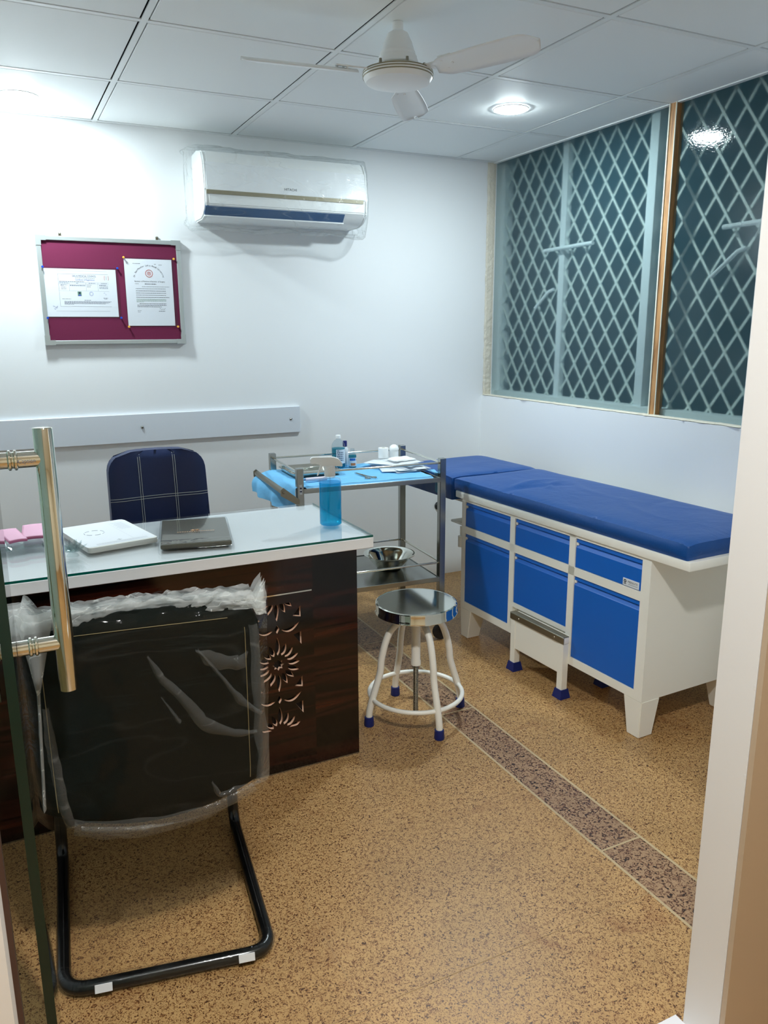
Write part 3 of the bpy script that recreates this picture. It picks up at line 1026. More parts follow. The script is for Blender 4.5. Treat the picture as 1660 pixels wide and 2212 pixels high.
# letterhead pad
pad = thing('letterhead_pad', 'thick stack of white letterhead paper lying on the desk by the steel pull handle', 'paper stack', (.266, 2.516, ZD), radians(12))
b = MB()
def rrect(w, l, r, n=5):
    out = []
    for cx, cy, a0 in ((w / 2 - r, l / 2 - r, 0), (-w / 2 + r, l / 2 - r, 90), (-w / 2 + r, -l / 2 + r, 180), (w / 2 - r, -l / 2 + r, 270)):
        for i in range(n + 1):
            a = radians(a0 + 90 * i / n); out.append((cx + r * cos(a), cy + r * sin(a)))
    return out
b.prism(rrect(.212, .298, .014), 2, 0, .009); b.prism([(x - .002, y - .003) for x, y in rrect(.211, .297, .014)], 2, .0092, .0165)
b.build('sheets', M['paper_warm'], pad)
b = MB(); b.prism([(x - .004, y + .004) for x, y in rrect(.209, .292, .012)], 2, .0166, .0170); b.build('top_sheet', M['paper'], pad)
b = MB(); zt = .0172
def hl(x0, x1, y, h):
    b.quad((x0, y - h / 2, zt), (x1, y - h / 2, zt), (x1, y + h / 2, zt), (x0, y + h / 2, zt))
for k in range(9): hl(.045 + .003 * (k % 3), .085, .11 - k * .011, .0022)
hl(.040, .0405, .0, .23)
for k in range(3): hl(-.075, .08, -.118 - k * .006, .0016)
b.mi = 1
for k in range(7):
    a = k * pi * 2 / 7
    b.tube([(-.035 + .03 * cos(a + s), .02 + .03 * sin(a + s), zt) for s in (0, .3, .6)], .001, 4)
b.text('✚', .02, Matrix.Translation((.0, -.105, zt))); 
b.build('print', [M['ink_faint'], M['ink_faint']], pad)

# dark wrapped folder
fol = thing('folder', 'dark grey folder sealed in shiny film lying on the desk beside the paper stack', 'folder', (.520, 2.430, ZD), radians(-11.5))
b = MB(); b.box(-.104, .104, -.160, .160, .0005, .015, .004, 2); b.build('cover', pm('folder_cover', (84, 80, 66), .2), fol)
b = MB()
def fw_top(u, v):
    x = (u - .5) * .224; y = (v - .5) * .345
    e = min(u, 1 - u, v, 1 - v)
    z = .0165 * min(1, (e / .035)) ** .5 if e > 0 else .001
    z += .0004 * noise.noise(Vector((x * 16, y * 10, 1))) + .0006
    if v < .16: z += .0022 * abs(noise.noise(Vector((x * 45, y * 26, 7))))
    return (x, y, max(.0012, z))
b.grid(fw_top, 60, 80)
b.build('film_wrap', M['film_tight'], fol, 180)
b = MB(); zt = .0192
b.text('C.......SU PHARMACY', .014, Matrix.Translation((0.0, -.03, zt)), width=.0001) if False else None
rr = random.Random(5)
for k in range(16):
    x = -.055 + k * .0072; y_ = -.035 + .000 * k
    b.quad((x, y_, zt), (x + .005, y_, zt), (x + .005, y_ + .0055 + .002 * rr.random(), zt), (x, y_ + .0055, zt))
for k in range(5):
    a = pi * (.15 + .7 * k / 4)
    b.tube([(.004 * cos(a), -.022 + .004 * sin(a), zt), (.015 * cos(a), -.022 + .015 * sin(a), zt)], .0013, 5)
b.build('stamp', M['gold_text'], fol)

# spray bottle
sp = thing('spray_bottle', 'clear spray bottle of bright blue liquid on the right end of the desk', 'spray bottle', (.955, 2.357, ZD), radians(-20))
b = MB(); b.lathe([(0, .0005), (.033, .0005), (.0365, .004), (.0365, .147), (.034, .154), (.024, .158), (.0135, .162), (.0135, .172)], 40)
b.build('bottle', M['clear_plastic'], sp, 40)
b = MB(); b.lathe([(0, .002), (.032, .002), (.0355, .005), (.0355, .1445), (0, .1445)], 40); b.build('liquid', M['blue_liquid'], sp, 40)
b = MB(); b.tube([(0, 0, .17), (0, 0, .12), (-.004, 0, .07), (-.018, 0, .012)], .0026, 8); b.build('dip_tube', M['clear_plastic'], sp, 60)
b = MB(); b.lathe([(.0125, .164), (.0175, .164), (.0175, .195), (.0145, .198), (.0145, .2), (0, .2)], 24)
for k in range(24):
    a = k * pi / 12
    b.box(.0172, .0182, -.0011, .0011, .166, .193, M=Matrix.Rotation(a, 4, 'Z'))
b.build('collar', M['white_matt'], sp, 40)
b = MB(); head = [(-.063, .205), (-.063, .224), (-.057, .2275), (.010, .2275), (.030, .221), (.041, .206), (.043, .196), (.035, .196), (.022, .2), (.016, .196), (-.015, .196), (-.022, .201), (-.035, .207), (-.047, .207)]
b.prism(head, 1, -.011, .011); bmesh.ops.bevel(b.bm, geom=b.bm.edges[:], offset=.0025, segments=2, affect='EDGES')
b.build('spray_head', M['white_matt'], sp, 35)
b = MB(); b.prism([(-.030, .204), (-.021, .203), (-.027, .186), (-.037, .170), (-.041, .165), (-.042, .168), (-.036, .184)], 1, -.006, .006)
b.build('trigger', M['white_matt'], sp)

# crystal holder with pink notes, crystal flower
hold = thing('note_holder', 'clear crystal tray under the pink note papers at the left of the desk', 'note holder', (.030, 2.520, ZD), radians(4))
b = MB(); b.box(-.052, .052, -.055, .075, .012, .017, .002, 1); b.box(-.050, .050, -.05, .07, .006, .009, .001, 1); b.build('plate', M['crystal'], hold)
for x in (-.05, .05):
    for y in (-.055, .07):
        b = MB()
        for k in range(6):
            a = k * pi / 3
            b.lathe([(0, -.010), (.006, 0), (0, .012)], 6, (0, 0, 0), Matrix.Translation((x + .006 * cos(a), y + .006 * sin(a), .012)) @ Matrix.Rotation(.6, 4, (cos(a), sin(a), 0)))
        b.build('crystal_foot', M['crystal'], hold)
for i, (lab, cx, cy, rot, w, l, n) in enumerate((('pink note papers with a folded edge, left half of the pair on the crystal tray', -.002, 2.535, radians(14), .050, .115, 9), ('pink note papers, right half of the pair on the crystal tray', .062, 2.560, radians(-4), .074, .125, 9))):
    b = MB()
    def note(u, v):
        x = (u - .5) * w; y = (v - .5) * l
        return (x, y, .012 + .006 * (1 - abs(u - .5) * 2) * (0) + .010 * v + .002 * sin(u * pi))
    b.grid(note, 10, 10)
    o = b.build('note_paper', [M['pink'], M['pink_dark']], None, 60, (cx, cy, ZD + .013), (0, 0, rot))
    md = o.modifiers.new('t', 'SOLIDIFY'); md.thickness = .008; md.offset = 1; md.material_offset_rim = 1
    tag(o, lab, 'note paper', 'pink note papers on the desk')
flw = thing('crystal_flower', 'small clear crystal lotus ornament on the desk behind the pull handle', 'ornament', (.148, 2.345, ZD))
b = MB(); b.lathe([(0, .001), (.018, .001), (.014, .008), (.006, .012), (0, .012)], 8); b.build('base', M['crystal'], flw)
for ring, (n, r, tilt, s) in enumerate(((8, .020, 1.05, 1.0), (7, .014, .65, .95), (5, .007, .3, .9))):
    for k in range(n):
        a = 2 * pi * k / n + ring * .3
        b = MB()
        MX = Matrix.Rotation(a, 4, 'Z') @ Matrix.Translation((.006, 0, .012)) @ Matrix.Rotation(tilt, 4, 'Y') @ Matrix.Diagonal((.45 * s, .9 * s, s, 1))
        b.lathe([(0, 0), (.010, .014), (.011, .022), (0, .042)], 6, (0, 0, 0), MX)
        b.build('petal', M['crystal'], flw)

# ------------------------------------------------------------------ office chair behind the desk
oc = thing('office_chair', 'navy leather office chair with white cross stitching behind the desk', 'chair', (.523, 3.05, 0))
cx0 = .0
b = MB()
bw, bt, bb_ = .182, .957, .50
def oc_back(u, v, side):
    # superellipse outline panel
    x = (u - .5) * 2; z = v
    W_ = bw * (1.0 - .05 * (v > .0) * (1 - v)) if False else bw
    wz = bw * (.99 + .04 * (1 - v))
    top = .93
    zz = bb_ + (bt - bb_) * v
    # round the top corners
    k = max(0.0, (zz - (bt - .085)) / .085)
    wz2 = wz - .085 * (1 - sqrt(max(0, 1 - k ** 2.4)))
    edge = (1 - abs(x) ** 6) * (1 - max(0, (v - .9) / .1) ** 3)
    puff = .022 * edge
    return (x * wz2, (-.030 - puff if side < 0 else .028 + .6 * puff) + .045 * (x ** 2) * -.6 + .05 * v, zz)
b.grid(lambda u, v: oc_back(u, v, -1), 28, 26)
b.grid(lambda u, v: oc_back(u, v, 1), 28, 26)
# rim joining both faces
def rim(u, v):
    # walk round outline
    if u < 1 / 3: p = (0, u * 3)
    elif u < 2 / 3: p = ((u - 1 / 3) * 3, 1)
    else: p = (1, 1 - (u - 2 / 3) * 3)
    A_ = Vector(oc_back(p[0], p[1], -1)); B_ = Vector(oc_back(p[0], p[1], 1))
    return A_.lerp(B_, v)
b.grid(rim, 60, 3)
bmesh.ops.remove_doubles(b.bm, verts=b.bm.verts[:], dist=.0008)
b.build('backrest', M['navy_leather'], oc, 60)
b = MB()
for x0 in (-.070, -.0625, .0575, .065):
    b.tube([(x0 * (1.02), oc_back(.5 + x0 / bw / 2, v, -1)[1] - .0008, oc_back(.5, v, -1)[2]) for v in [i / 40 for i in range(2, 40)]], .0009, 5)
for zc in (.778, .787):
    v = (zc - bb_) / (bt - bb_)
    b.tube([(oc_back(u, v, -1)[0], oc_back(u, v, -1)[1] - .0008, zc + .004 * (u - .5)) for u in [i / 40 for i in range(0, 41)]], .0009, 5)
b.build('stitching', M['thread'], oc)
b = MB(); b.box(-.24, .24, -.26, .22, .43, .52, .035, 4); b.build('seat', M['navy_leather'], oc, 50)
b = MB(); b.tube([(0, .06, .42), (0, .17, .42), (0, .135, .52), (0, .11, .60)], .02, 8); b.build('back_bracket', M['black_metal'], oc)
b = MB(); b.cyl((0, 0, .10), (0, 0, .43), .026); b.build('gas_column', M['black_metal'], oc, 40)
for k in range(5):
    a = k * 2 * pi / 5 + .3
    b = MB(); b.tube([(0, 0, .115), (.26 * cos(a), .26 * sin(a), .075)], [.024, .016], 8)
    lg = b.build('leg', M['black_plastic'], oc, 40)
    b = MB(); b.lathe([(0, -.011), (.026, -.011), (.0275, 0), (.026, .011), (0, .011)], 16, (0, 0, 0), Matrix.Translation((.262 * cos(a), .262 * sin(a), .0275)) @ Matrix.Rotation(pi / 2, 4, (cos(a), sin(a), 0)))
    b.build('caster', M['black_plastic'], lg, 40)

# ------------------------------------------------------------------ visitor chair in film
vc = thing('visitor_chair', 'black cantilever visitor chair still wrapped in clear film, back towards the doorway', 'chair', (.215, 1.530, 0), radians(-7))
VW = .222
path = [(-VW + .02, .005, .70), (-VW + .02, .04, .46), (-VW, .48, .45), (-VW, .53, .012 + .01)]
base = rounded([(-VW + .015, .02, .72), (-VW + .005, .05, .455), (-VW - .02, .52, .452), (-VW - .026, .505, .0165), (-VW, .012, .0165), (VW, -.016, .0165), (VW - .008, .505, .0165), (VW - .008, .52, .452), (VW - .005, .05, .455), (VW - .015, .02, .72)], .055, 7)
b = MB(); b.tube(base, .0152, 14); b.build('frame', M['black_metal'], vc, 60)
b = MB()
base_film = [p for p in base if p.z < .05 and p.y < .10]
def ff(u, v):
    t_ = u * (len(base_film) - 1); i = min(int(t_), len(base_film) - 2); f = t_ - i
    p = base_film[i].lerp(base_film[i + 1], f)
    d = (base_film[i + 1] - base_film[i]).normalized(); s_ = d.cross(Vector((0, 0, 1)))
    a = v * 2 * pi
    r = .0172 + .004 * abs(noise.noise(Vector((u * 40, cos(a) * 2, sin(a) * 2))))
    q = p + (s_ * cos(a) + Vector((0, 0, 1)) * sin(a)) * r
    q.z = max(.0008, q.z)
    return q
b.grid(ff, 140, 14); b.build('tube_film', M['film'], vc, 180)
for k, x in enumerate((-.14, .165)):
    b = MB(); b.box(-.018, .018, -.0215, -.0200, -.009, .009, .0006, 1)
    b.build('sticker', M['label_white'], vc, None, (x, .012 - .028 * (x + VW) / (2 * VW), .0175), (radians(-20), 0, -.063))
# back pad
BZ0, BZ1 = .448, .870
def vback(u, v, s, grow=0.0):
    x = (u - .5) * 2; z = BZ0 + (BZ1 - BZ0) * v
    w = .224
    sag = .035 * (1 - x * x) * (1 - v) ** 2
    k = max(0.0, (z - (BZ1 - .07)) / .07)
    w2 = w - .07 * (1 - sqrt(max(0, 1 - k ** 2.5)))
    k = max(0.0, ((BZ0 + .04) - z) / .04)
    w2 -= .03 * (1 - sqrt(max(0, 1 - k ** 2.5)))
    edge = (1 - abs(x) ** 8) * (1 - abs(2 * v - 1) ** 10)
    y = (-.030 if s < 0 else .020) + (-.014 if s < 0 else .014) * edge
    y += -.02 * v + .03 * x * x * .7
    return Vector((x * (w2 + grow), y + (-grow if s < 0 else grow), z - sag + .010 * v * (1 - x * x)))
b = MB()
b.grid(lambda u, v: vback(u, v, -1), 26, 26); b.grid(lambda u, v: vback(u, v, 1), 26, 26)
def vrim(u, v):
    q = u * 4
    p = (0, q) if q < 1 else (q - 1, 1) if q < 2 else (1, 3 - q) if q < 3 else (4 - q, 0)
    return vback(p[0], p[1], -1).lerp(vback(p[0], p[1], 1), v)
b.grid(vrim, 104, 3)
bmesh.ops.remove_doubles(b.bm, verts=b.bm.verts[:], dist=.0008)
b.build('backrest', M['black_fabric'], vc, 60)
b = MB()
for u in (.075, .93):
    b.tube([vback(u, v, -1) + Vector((0, -.001, 0)) for v in [i / 30 for i in range(2, 27)]], .0007, 4)
b.tube([vback(u, .925, -1) + Vector((0, -.001, 0)) for u in [i / 30 for i in range(4, 27)]], .0007, 4)
b.build('stitching', M['thread_tan'], vc)
b = MB(); b.box(-.21, .21, .06, .53, .455, .53, .03, 4); b.build('seat', M['black_fabric'], vc, 50)
# loose film bag over the back
b = MB()
def bag(u, v, s):
    p = vback(u, v, s, .0)
    x = (u - .5) * 2
    nz = noise.noise(Vector((p.x * 7, p.z * 7, s * 5))); nz2 = noise.noise(Vector((p.x * 20, p.z * 20, s * 3 + 2)))
    # pull the corners square and out
    w = .250 + .006 * nz
    w -= .012 * (1 - v)
    zz = BZ0 - .012 + (BZ1 - BZ0 + .030) * v - .035 * (1 - x * x) * (1 - v) ** 2 + .008 * v * (1 - x * x)
    if v > .92:
        zz += (.012 * noise.noise(Vector((x * 3.5, 5, s * .0))) + .006 * noise.noise(Vector((x * 11, 9, 0))))
    off = .010 + .007 * nz + .005 * nz2
    y = p.y + (-off if s < 0 else off)
    e = max(0, (abs(x) - .88) / .12)
    mid = (vback(u, v, -1).y + vback(u, v, 1).y) / 2
    y = y * (1 - e) + mid * e
    e2 = max(0, (v - .93) / .07)
    y = y * (1 - e2 * .75) + mid * e2 * .75
    return Vector((x * w, y, zz))
b.grid(lambda u, v: bag(u, v, -1), 60, 60); b.grid(lambda u, v: bag(u, v, 1), 60, 60)
b.build('film_bag', M['film'], vc, 180)
# bunched film along the top edge and at its two corners
b = MB()
for layer in range(4):
    def bunch(u, v, L=layer):
        x = (u - .5) * 2
        hgt = .020 + .010 * noise.noise(Vector((x * 4 + L * 3, 1, 0))) + .008 * noise.noise(Vector((x * 13 + L, 4, 0)))
        if x > .90: hgt += .040 * ((x - .90) / .10)
        if x < -.80: hgt += .030 * min(1, (-.80 - x) / .08)
        base_z = vback(u, 1.0, 1).z - .006 if abs(x) < .9 else vback(.5 + .45 * (1 if x > 0 else -1), 1.0, 1).z - .02
        nx = x * .238 + .006 * noise.noise(Vector((x * 9, v * 3, L)))
        yy = -.045 + .018 * L + .010 * noise.noise(Vector((x * 8, v * 4, L * 2.3))) + .006 * noise.noise(Vector((x * 25, v * 9, L)))
        return (nx, yy, base_z - .012 + (hgt + .012) * v)
    b.grid(bunch, 90, 8)
b.build('film_bunch', M['film_bunch'], vc, 180)
# folds pressed into the film across the back
def q2uv(px, py):
    u = (px - 40) / 515.0
    yb, yt = 1775 - 115 * u, 1310 - 20 * u
    return u, (yb - py) / (yb - yt)
folds = [([(297, 1378), (325, 1425), (358, 1455), (410, 1512), (480, 1537), (535, 1541)], [.002, .009, .010, .014, .010, .003]),
         ([(405, 1370), (462, 1432), (498, 1474), (548, 1508)], [.002, .004, .008, .004]),
         ([(400, 1372), (440, 1392), (500, 1402), (520, 1380)], [.002, .018, .014, .002]),
         ([(320, 1458), (357, 1509)], [.001, .004]),
         ([(420, 1625), (437, 1655), (480, 1652), (545, 1648)], [.002, .006, .010, .004]),
         ([(110, 1760), (180, 1752), (250, 1738), (330, 1722)], [.006, .008, .006, .001]),
         ([(100, 1755), (220, 1772), (340, 1770), (450, 1735), (553, 1672)], [.018, .020, .018, .014, .010]),
         ([(80, 1480), (83, 1560), (90, 1650), (102, 1750)], [.006, .010, .010, .010]),
         ([(538, 1330), (541, 1450), (548, 1560), (552, 1650)], [.010, .012, .014, .012])]
for pts_, ws in folds:
    b = MB()
    n = len(pts_) - 1
    def strip(u, v):
        t_ = u * n; i = min(int(t_), n - 1); f = t_ - i
        f2 = f * f * (3 - 2 * f)
        px = pts_[i][0] * (1 - f) + pts_[i + 1][0] * f; py = pts_[i][1] * (1 - f) + pts_[i + 1][1] * f
        w_ = (ws[i] * (1 - f2) + ws[i + 1] * f2) * (1 + .35 * noise.noise(Vector((u * 7, v * 2, px * .01))))
        i2 = min(i, n - 1)
        d = Vector((pts_[i2 + 1][0] - pts_[i2][0], 0, -(pts_[i2 + 1][1] - pts_[i2][1]))).normalized()
        nn = Vector((-d.z, 0, d.x))
        uu, vv = q2uv(px, py)
        p = vback(min(.99, max(.01, uu)), min(.97, max(.005, vv)), -1)
        p = p + nn * w_ * (v - .5) * 2 + Vector((0, -.022 - .006 * sin(v * pi), 0))
        return p
    b.grid(strip, 30, 6)
    b.build('film_fold', M['film_fold'], vc, 180)
# gathered seam of film on the left side
b = MB()
def seam(u, v):
    z = .50 + .40 * u
    wd = .006 + .060 * max(0, u - .6) / .4
    x = -.200 + (v - .5) * wd + .02 * (u - .5)
    return (x, -.058 - .010 * sin(v * pi) - .004 * noise.noise(Vector((u * 9, v * 3, 0))), z)
b.grid(seam, 40, 8); b.build('film_seam', M['film_bunch'], vc, 180)

# ------------------------------------------------------------------ revolving stool
st = thing('revolving_stool', 'white four-legged stool with round polished steel seat', 'stool', (1.277, 2.352, 0))
b = MB(); b.lathe([(0, .4490), (.136, .4490), (.1385, .4490), (.1400, .4500), (.1425, .4500), (.1465, .4475), (.1480, .442), (.1470, .424), (.1495, .418), (.1500, .412), (.146, .409), (.0, .409)], 64)
b.build('seat', M['chrome'], st, 30)
b = MB(); b.lathe([(0, .409), (.055, .409), (.055, .402), (.018, .398), (.0165, .39), (.0165, .225), (.0185, .220), (.0185, .205), (0, .205)], 24); b.build('sleeve', M['cream_metal'], st, 35)
b = MB()
prof = [(0, .02)]
z = .02
while z < .21:
    prof += [(.0085, z), (.0100, z + .003)]; z += .006
b.lathe(prof + [(0, .21)], 16); b.build('threaded_rod', M['steel_dull'], st)
for k, a in enumerate((177, 87, -3, -92)):
    a = radians(a)
    pr = [(.012, .388), (.060, .383), (.100, .352), (.122, .305), (.137, .245), (.141, .205), (.152, .165), (.170, .110), (.184, .060), (.187, .030)]
    # smooth
    P_ = [Vector((r * cos(a), r * sin(a), z)) for r, z in pr]
    sm = []
    for i in range(len(P_) - 1):
        p0 = P_[max(0, i - 1)]; p1 = P_[i]; p2 = P_[i + 1]; p3 = P_[min(len(P_) - 1, i + 2)]
        for j in range(4):
            t_ = j / 4
            sm.append(.5 * ((2 * p1) + (-p0 + p2) * t_ + (2 * p0 - 5 * p1 + 4 * p2 - p3) * t_ ** 2 + (-p0 + 3 * p1 - 3 * p2 + p3) * t_ ** 3))
    sm.append(P_[-1])
    b = MB(); b.tube(sm, .0125, 14); lg = b.build('leg', M['cream_metal'], st, 60)
    b = MB(); b.lathe([(0, 0), (.0175, 0), (.0185, .004), (.0165, .034), (.013, .036)], 18, (.187 * cos(a), .187 * sin(a), 0)); b.build('rubber_foot', M['blue_rubber'], lg, 40)
b = MB(); b.tube([(.171 * cos(i * pi / 24), .171 * sin(i * pi / 24), .098) for i in range(48)], .0085, 10, True); b.build('foot_ring', M['cream_metal'], st, 60)

# ------------------------------------------------------------------ steel trolley
tr = thing('instrument_trolley', 'stainless steel two-shelf trolley against the back wall', 'trolley', (1.092, 2.984, 0), -.066)
def post(x, y):
    b = MB(); b.box(x - .0145, x + .0145, y - .0145, y + .0145, .085, .849, .002, 1)
    p = b.build('post', M['steel'], tr)
    b = MB()
    b.lathe([(0, -.012), (.034, -.012), (.036, 0), (.034, .012), (0, .012)], 20, (0, 0, 0), Matrix.Translation((x, y, .037)) @ Matrix.Rotation(pi / 2, 4, 'X'))
    b.box(x - .008, x + .008, y - .018, y + .018, .037, .085)
    b.build('caster', M['rubber_dark'], p, 40)
for x in (-.0125, .640):
    for y in (.0145, .455): post(x, y)
def shelf(z0, z1):
    b = MB(); b.box(-.0, .627, .0, .470, z1 - .006, z1 - .003)
    for (x0, x1, y0, y1) in ((0, .627, -.001, .004), (0, .627, .466, .471), (-.001, .004, 0, .47), (.623, .628, 0, .47)): b.box(x0, x1, y0, y1, z0, z1, .001, 1)
    b.build('shelf', M['steel'], tr)
shelf(.744, .765); shelf(.285, .307)
for z in (.828, .371):
    for (p, q) in (((0, .0145), (.63, .0145)), ((0, .455), (.63, .455)), ((-.0125, .02), (-.0125, .45)), ((.64, .02), (.64, .45))):
        b = MB(); b.tube([(p[0], p[1], z), (q[0], q[1], z)], .0048, 10); b.build('rail', M['chrome'], tr, 60)
b = MB()
b.tube([(-.085, -.006, .758), (-.085, .476, .758)], .0125, 14)
b.build('handle', M['steel_dull'], tr, 60)
for y in (-.008, .47):
    b = MB(); b.prism([(-.099, .744), (-.099, .768), (-.087, .777), (-.02, .722), (-.02, .694)], 1, y, y + .006)
    b.lathe([(0, .004), (.006, .003), (.007, 0)], 12, (0, 0, 0), Matrix.Translation((-.086, y, .758)) @ Matrix.Rotation(pi / 2, 4, 'X'))
    b.build('handle_bracket', M['steel_dull'], tr)
b = MB(); b.box(-.0185, -.0065, -.0012, .0, .742, .782); b.mi = 1
b.lathe([(0, .0004), (.004, .0004)], 16, (0, 0, 0), Matrix.Translation((-.0125, -.0014, .768)) @ Matrix.Rotation(pi / 2, 4, 'X'))
b.box(-.017, -.008, -.0016, -.001, .752, .757)
b.build('maker_sticker', [M['label_white'], M['ink_navy']], tr)

TM = Matrix.Translation((1.092, 2.984, 0)) @ Matrix.Rotation(-.066, 4, 'Z')
def tp(x, y, z):
    return TM @ Vector((x, y, z))
# blue drape over the upper shelf
b = MB()
def drape(u, v):
    # u: left hang -> top -> right, v: front to back
    y = .002 + .455 * v
    L1, L2 = .16, .615
    s = u * (L1 + L2 + .02)
    nz = .006 * noise.noise(Vector((s * 9, y * 9, 0))) + .003 * noise.noise(Vector((s * 25, y * 25, 4)))
    if s < L1:
        t_ = (L1 - s) / L1                           # 0 at the shelf edge, 1 at the hem
        out = (.012 + .075 * v) * sin(min(1, t_ * 1.4) * pi * .5) + .010 * sin(y * 40) * t_
        z = .773 - .13 * t_ * (1 - .30 * v) + .012 * v * sin(t_ * pi)
        return (-.03 - out + nz, y - .01 * t_, z + nz)
    x = (s - L1) * 1.0
    z = .7695 + abs(nz) * .7
    k_ = max(0, 1 - v / .06)
    z -= k_ * (.0030 + abs(nz) * .5)
    if k_ > .8: y = -.0015 - .001 * abs(nz); z = .7625 + nz * .3
    if x > L2: x = L2
    return (-.03 + x + .01, y, z) if x > .03 else (-.03 + x + .01 * x / .03, y, .773 - (.0035) * x / .03 + abs(nz) * .7)
b.grid(drape, 110, 60)
def hang(u, v):
    y = .10 + .20 * u
    return (.660 + .006 * sin(u * 9) + .03 * v * u, y - .03 * v, .772 - (.10 - .06 * u) * v - .001)
o = b.build('drape', M['drape'], None, 180); o.matrix_world = TM
tag(o, 'light blue cloth spread over the top shelf of the steel trolley', 'cloth')
b = MB()
def hang(u, v):
    y = .05 + .09 * u
    return (.6585 + .010 * sin(u * 7 + v) * v, y - .02 * v * (u - .5), .775 - (.115 - .05 * u) * v + .004 * sin(u * 9))
b.grid(hang, 12, 16); 
b.grid(lambda u, v: (.6235 + .035 * v, .05 + .09 * u, .7765 - .0015 * v + .004 * sin(u * 9) * v), 12, 6)
k = b.build('corner_fold', M['drape'], o, 180)

ZS = .7725
def tthing(name, label, cat, x, y, rot=0.0, z=ZS, group=None):
    return thing(name, label, cat, tp(x, y, z), -.066 + rot, group)
# tray with instruments
ty = tthing('instrument_tray', 'shallow stainless steel tray at the left of the trolley top', 'tray', .125, .320, radians(2))
b = MB()
w, l, hh = .112, .115, .020
outer = rrect(2 * w, 2 * l, .03, 6); inner = rrect(2 * w - .004, 2 * l - .004, .028, 6); rimo = rrect(2 * w + .012, 2 * l + .012, .034, 6); bot = rrect(2 * w - .016, 2 * l - .016, .026, 6); boti = rrect(2 * w - .020, 2 * l - .020, .024, 6)
loops = [(bot, 0.0005), (outer, hh - .002), (rimo, hh - .002), (rimo, hh), (inner, hh), (boti, .003)]
vs = [[b.bm.verts.new((x, y, z)) for x, y in lp] for lp, z in loops]
for A_, B_ in zip(vs, vs[1:]):
    n = len(A_)
    for i in range(n): b.bm.faces.new((A_[i], A_[(i + 1) % n], B_[(i + 1) % n], B_[i]))
b.bm.faces.new(vs[0][::-1]); b.bm.faces.new(vs[-1])
b.build('tray_body', M['chrome'], ty, 40)
def forceps(name, label, x, y, rot, z, ln=.14, parent_thing=True, mat='chrome'):
    t = tthing(name, label, 'surgical tool', x, y, rot, z)
    for s in (-1, 1):
        b = MB()
        b.tube([(0.004 * s, ln * .5, .002), (.002 * s, ln * .15, .0025), (.006 * s, -ln * .15, .0025), (.012 * s, -ln * .36, .0025)], [.0012, .0022, .0022, .0020], 8)
        c = Vector((.0155 * s, -ln * .44, .0025))
        b.tube([c + Vector((.0105 * cos(i * pi / 10), .0135 * sin(i * pi / 10), 0)) for i in range(20)], .0020, 8, True)
        b.build('arm', M[mat], t, 60)
    b = MB(); b.lathe([(0, .006), (.0032, .0055), (.0032, 0)], 10, (0, ln * .1, 0)); b.build('pivot', M[mat], t)
    return t
forceps('artery_forceps', 'steel ring-handled forceps lying in the tray, left one of the pair', .085, .325, radians(-60), ZS + .012)
forceps('artery_forceps', 'steel ring-handled forceps lying in the tray, right one of the pair', .150, .330, radians(-75), ZS + .018)
forceps('surgical_scissors', 'steel scissors lying on the blue cloth at the front of the trolley', .315, .135, radians(8), ZS + .001, .15, mat='steel_dull')
# syringe-like packet at front left
t = tthing('plastic_tube', 'slim white tube lying on blue cloth by the front left trolley post', 'tube', .100, .105, radians(3), ZS + .0095)
b = MB(); b.tube([(-.06, 0, 0), (.035, 0, 0)], .0085, 14); b.build('barrel', pm('syringe_barrel', (226, 214, 226), .3), t, 60)
b = MB(); b.tube([(.036, 0, 0), (.070, 0, 0)], [.006, .004], 12); b.build('cap', M['white_matt'], t, 60)
b = MB(); b.box(-.085, -.061, -.002, .002, -.002, .002); b.box(-.088, -.085, -.008, .008, -.008, .008, .001, 1); b.build('plunger', M['navy_cap'], t)
# bottles
bt = tthing('antiseptic_bottle', 'tall clear bottle of teal liquid with white cap and printed label on the trolley', 'bottle', .288, .392)
b = MB(); b.lathe([(0, .0005), (.028, .0005), (.0315, .004), (.0315, .098), (.029, .112), (.019, .127), (.0105, .132), (.0105, .140)], 36); b.build('bottle', M['clear_plastic'], bt, 40)
b = MB(); b.lathe([(0, .002), (.028, .002), (.0305, .005), (.0305, .092), (0, .092)], 36); b.build('liquid', M['teal_liquid'], bt, 40)
b = MB(); b.lathe([(0, .152), (.011, .152), (.012, .150), (.012, .137), (0, .137)], 24); b.build('cap', M['white_matt'], bt, 40)
b = MB()
a0, a1 = radians(-128), radians(-20)
def lab(u, v): 
    a = a0 + (a1 - a0) * u
    return (.0318 * cos(a), .0318 * sin(a), .022 + .066 * v)
b.grid(lab, 14, 1)
b.mi = 1
for i in range(5):
    for j in range(4):
        a = a0 + (a1 - a0) * (.10 + .13 * j + .02 * (i % 2)); z = .034 + .009 * i
        b.quad((.0321 * cos(a), .0321 * sin(a), z), (.0321 * cos(a + .13), .0321 * sin(a + .13), z + .001), (.0321 * cos(a + .16), .0321 * sin(a + .16), z + .007), (.0321 * cos(a + .03), .0321 * sin(a + .03), z + .006))
for j, (p, q) in enumerate(((.08, .24), (.36, .8))):
    aa, ab = a0 + (a1 - a0) * p, a0 + (a1 - a0) * q
    b.quad((.0321 * cos(aa), .0321 * sin(aa), .080), (.0321 * cos(ab), .0321 * sin(ab), .080), (.0321 * cos(ab), .0321 * sin(ab), .0845), (.0321 * cos(aa), .0321 * sin(aa), .0845))
b.build('bottle_label', [M['label_white'], M['ink_navy']], bt, 60, normals=True)
bs = tthing('medicine_bottle', 'small clear bottle with blue and orange label in front of the teal bottle', 'bottle', .350, .372)
b = MB(); b.lathe([(0, .0005), (.017, .0005), (.019, .003), (.019, .052), (.016, .062), (.009, .068), (.009, .074)], 28); b.build('bottle', M['clear_plastic'], bs, 40)
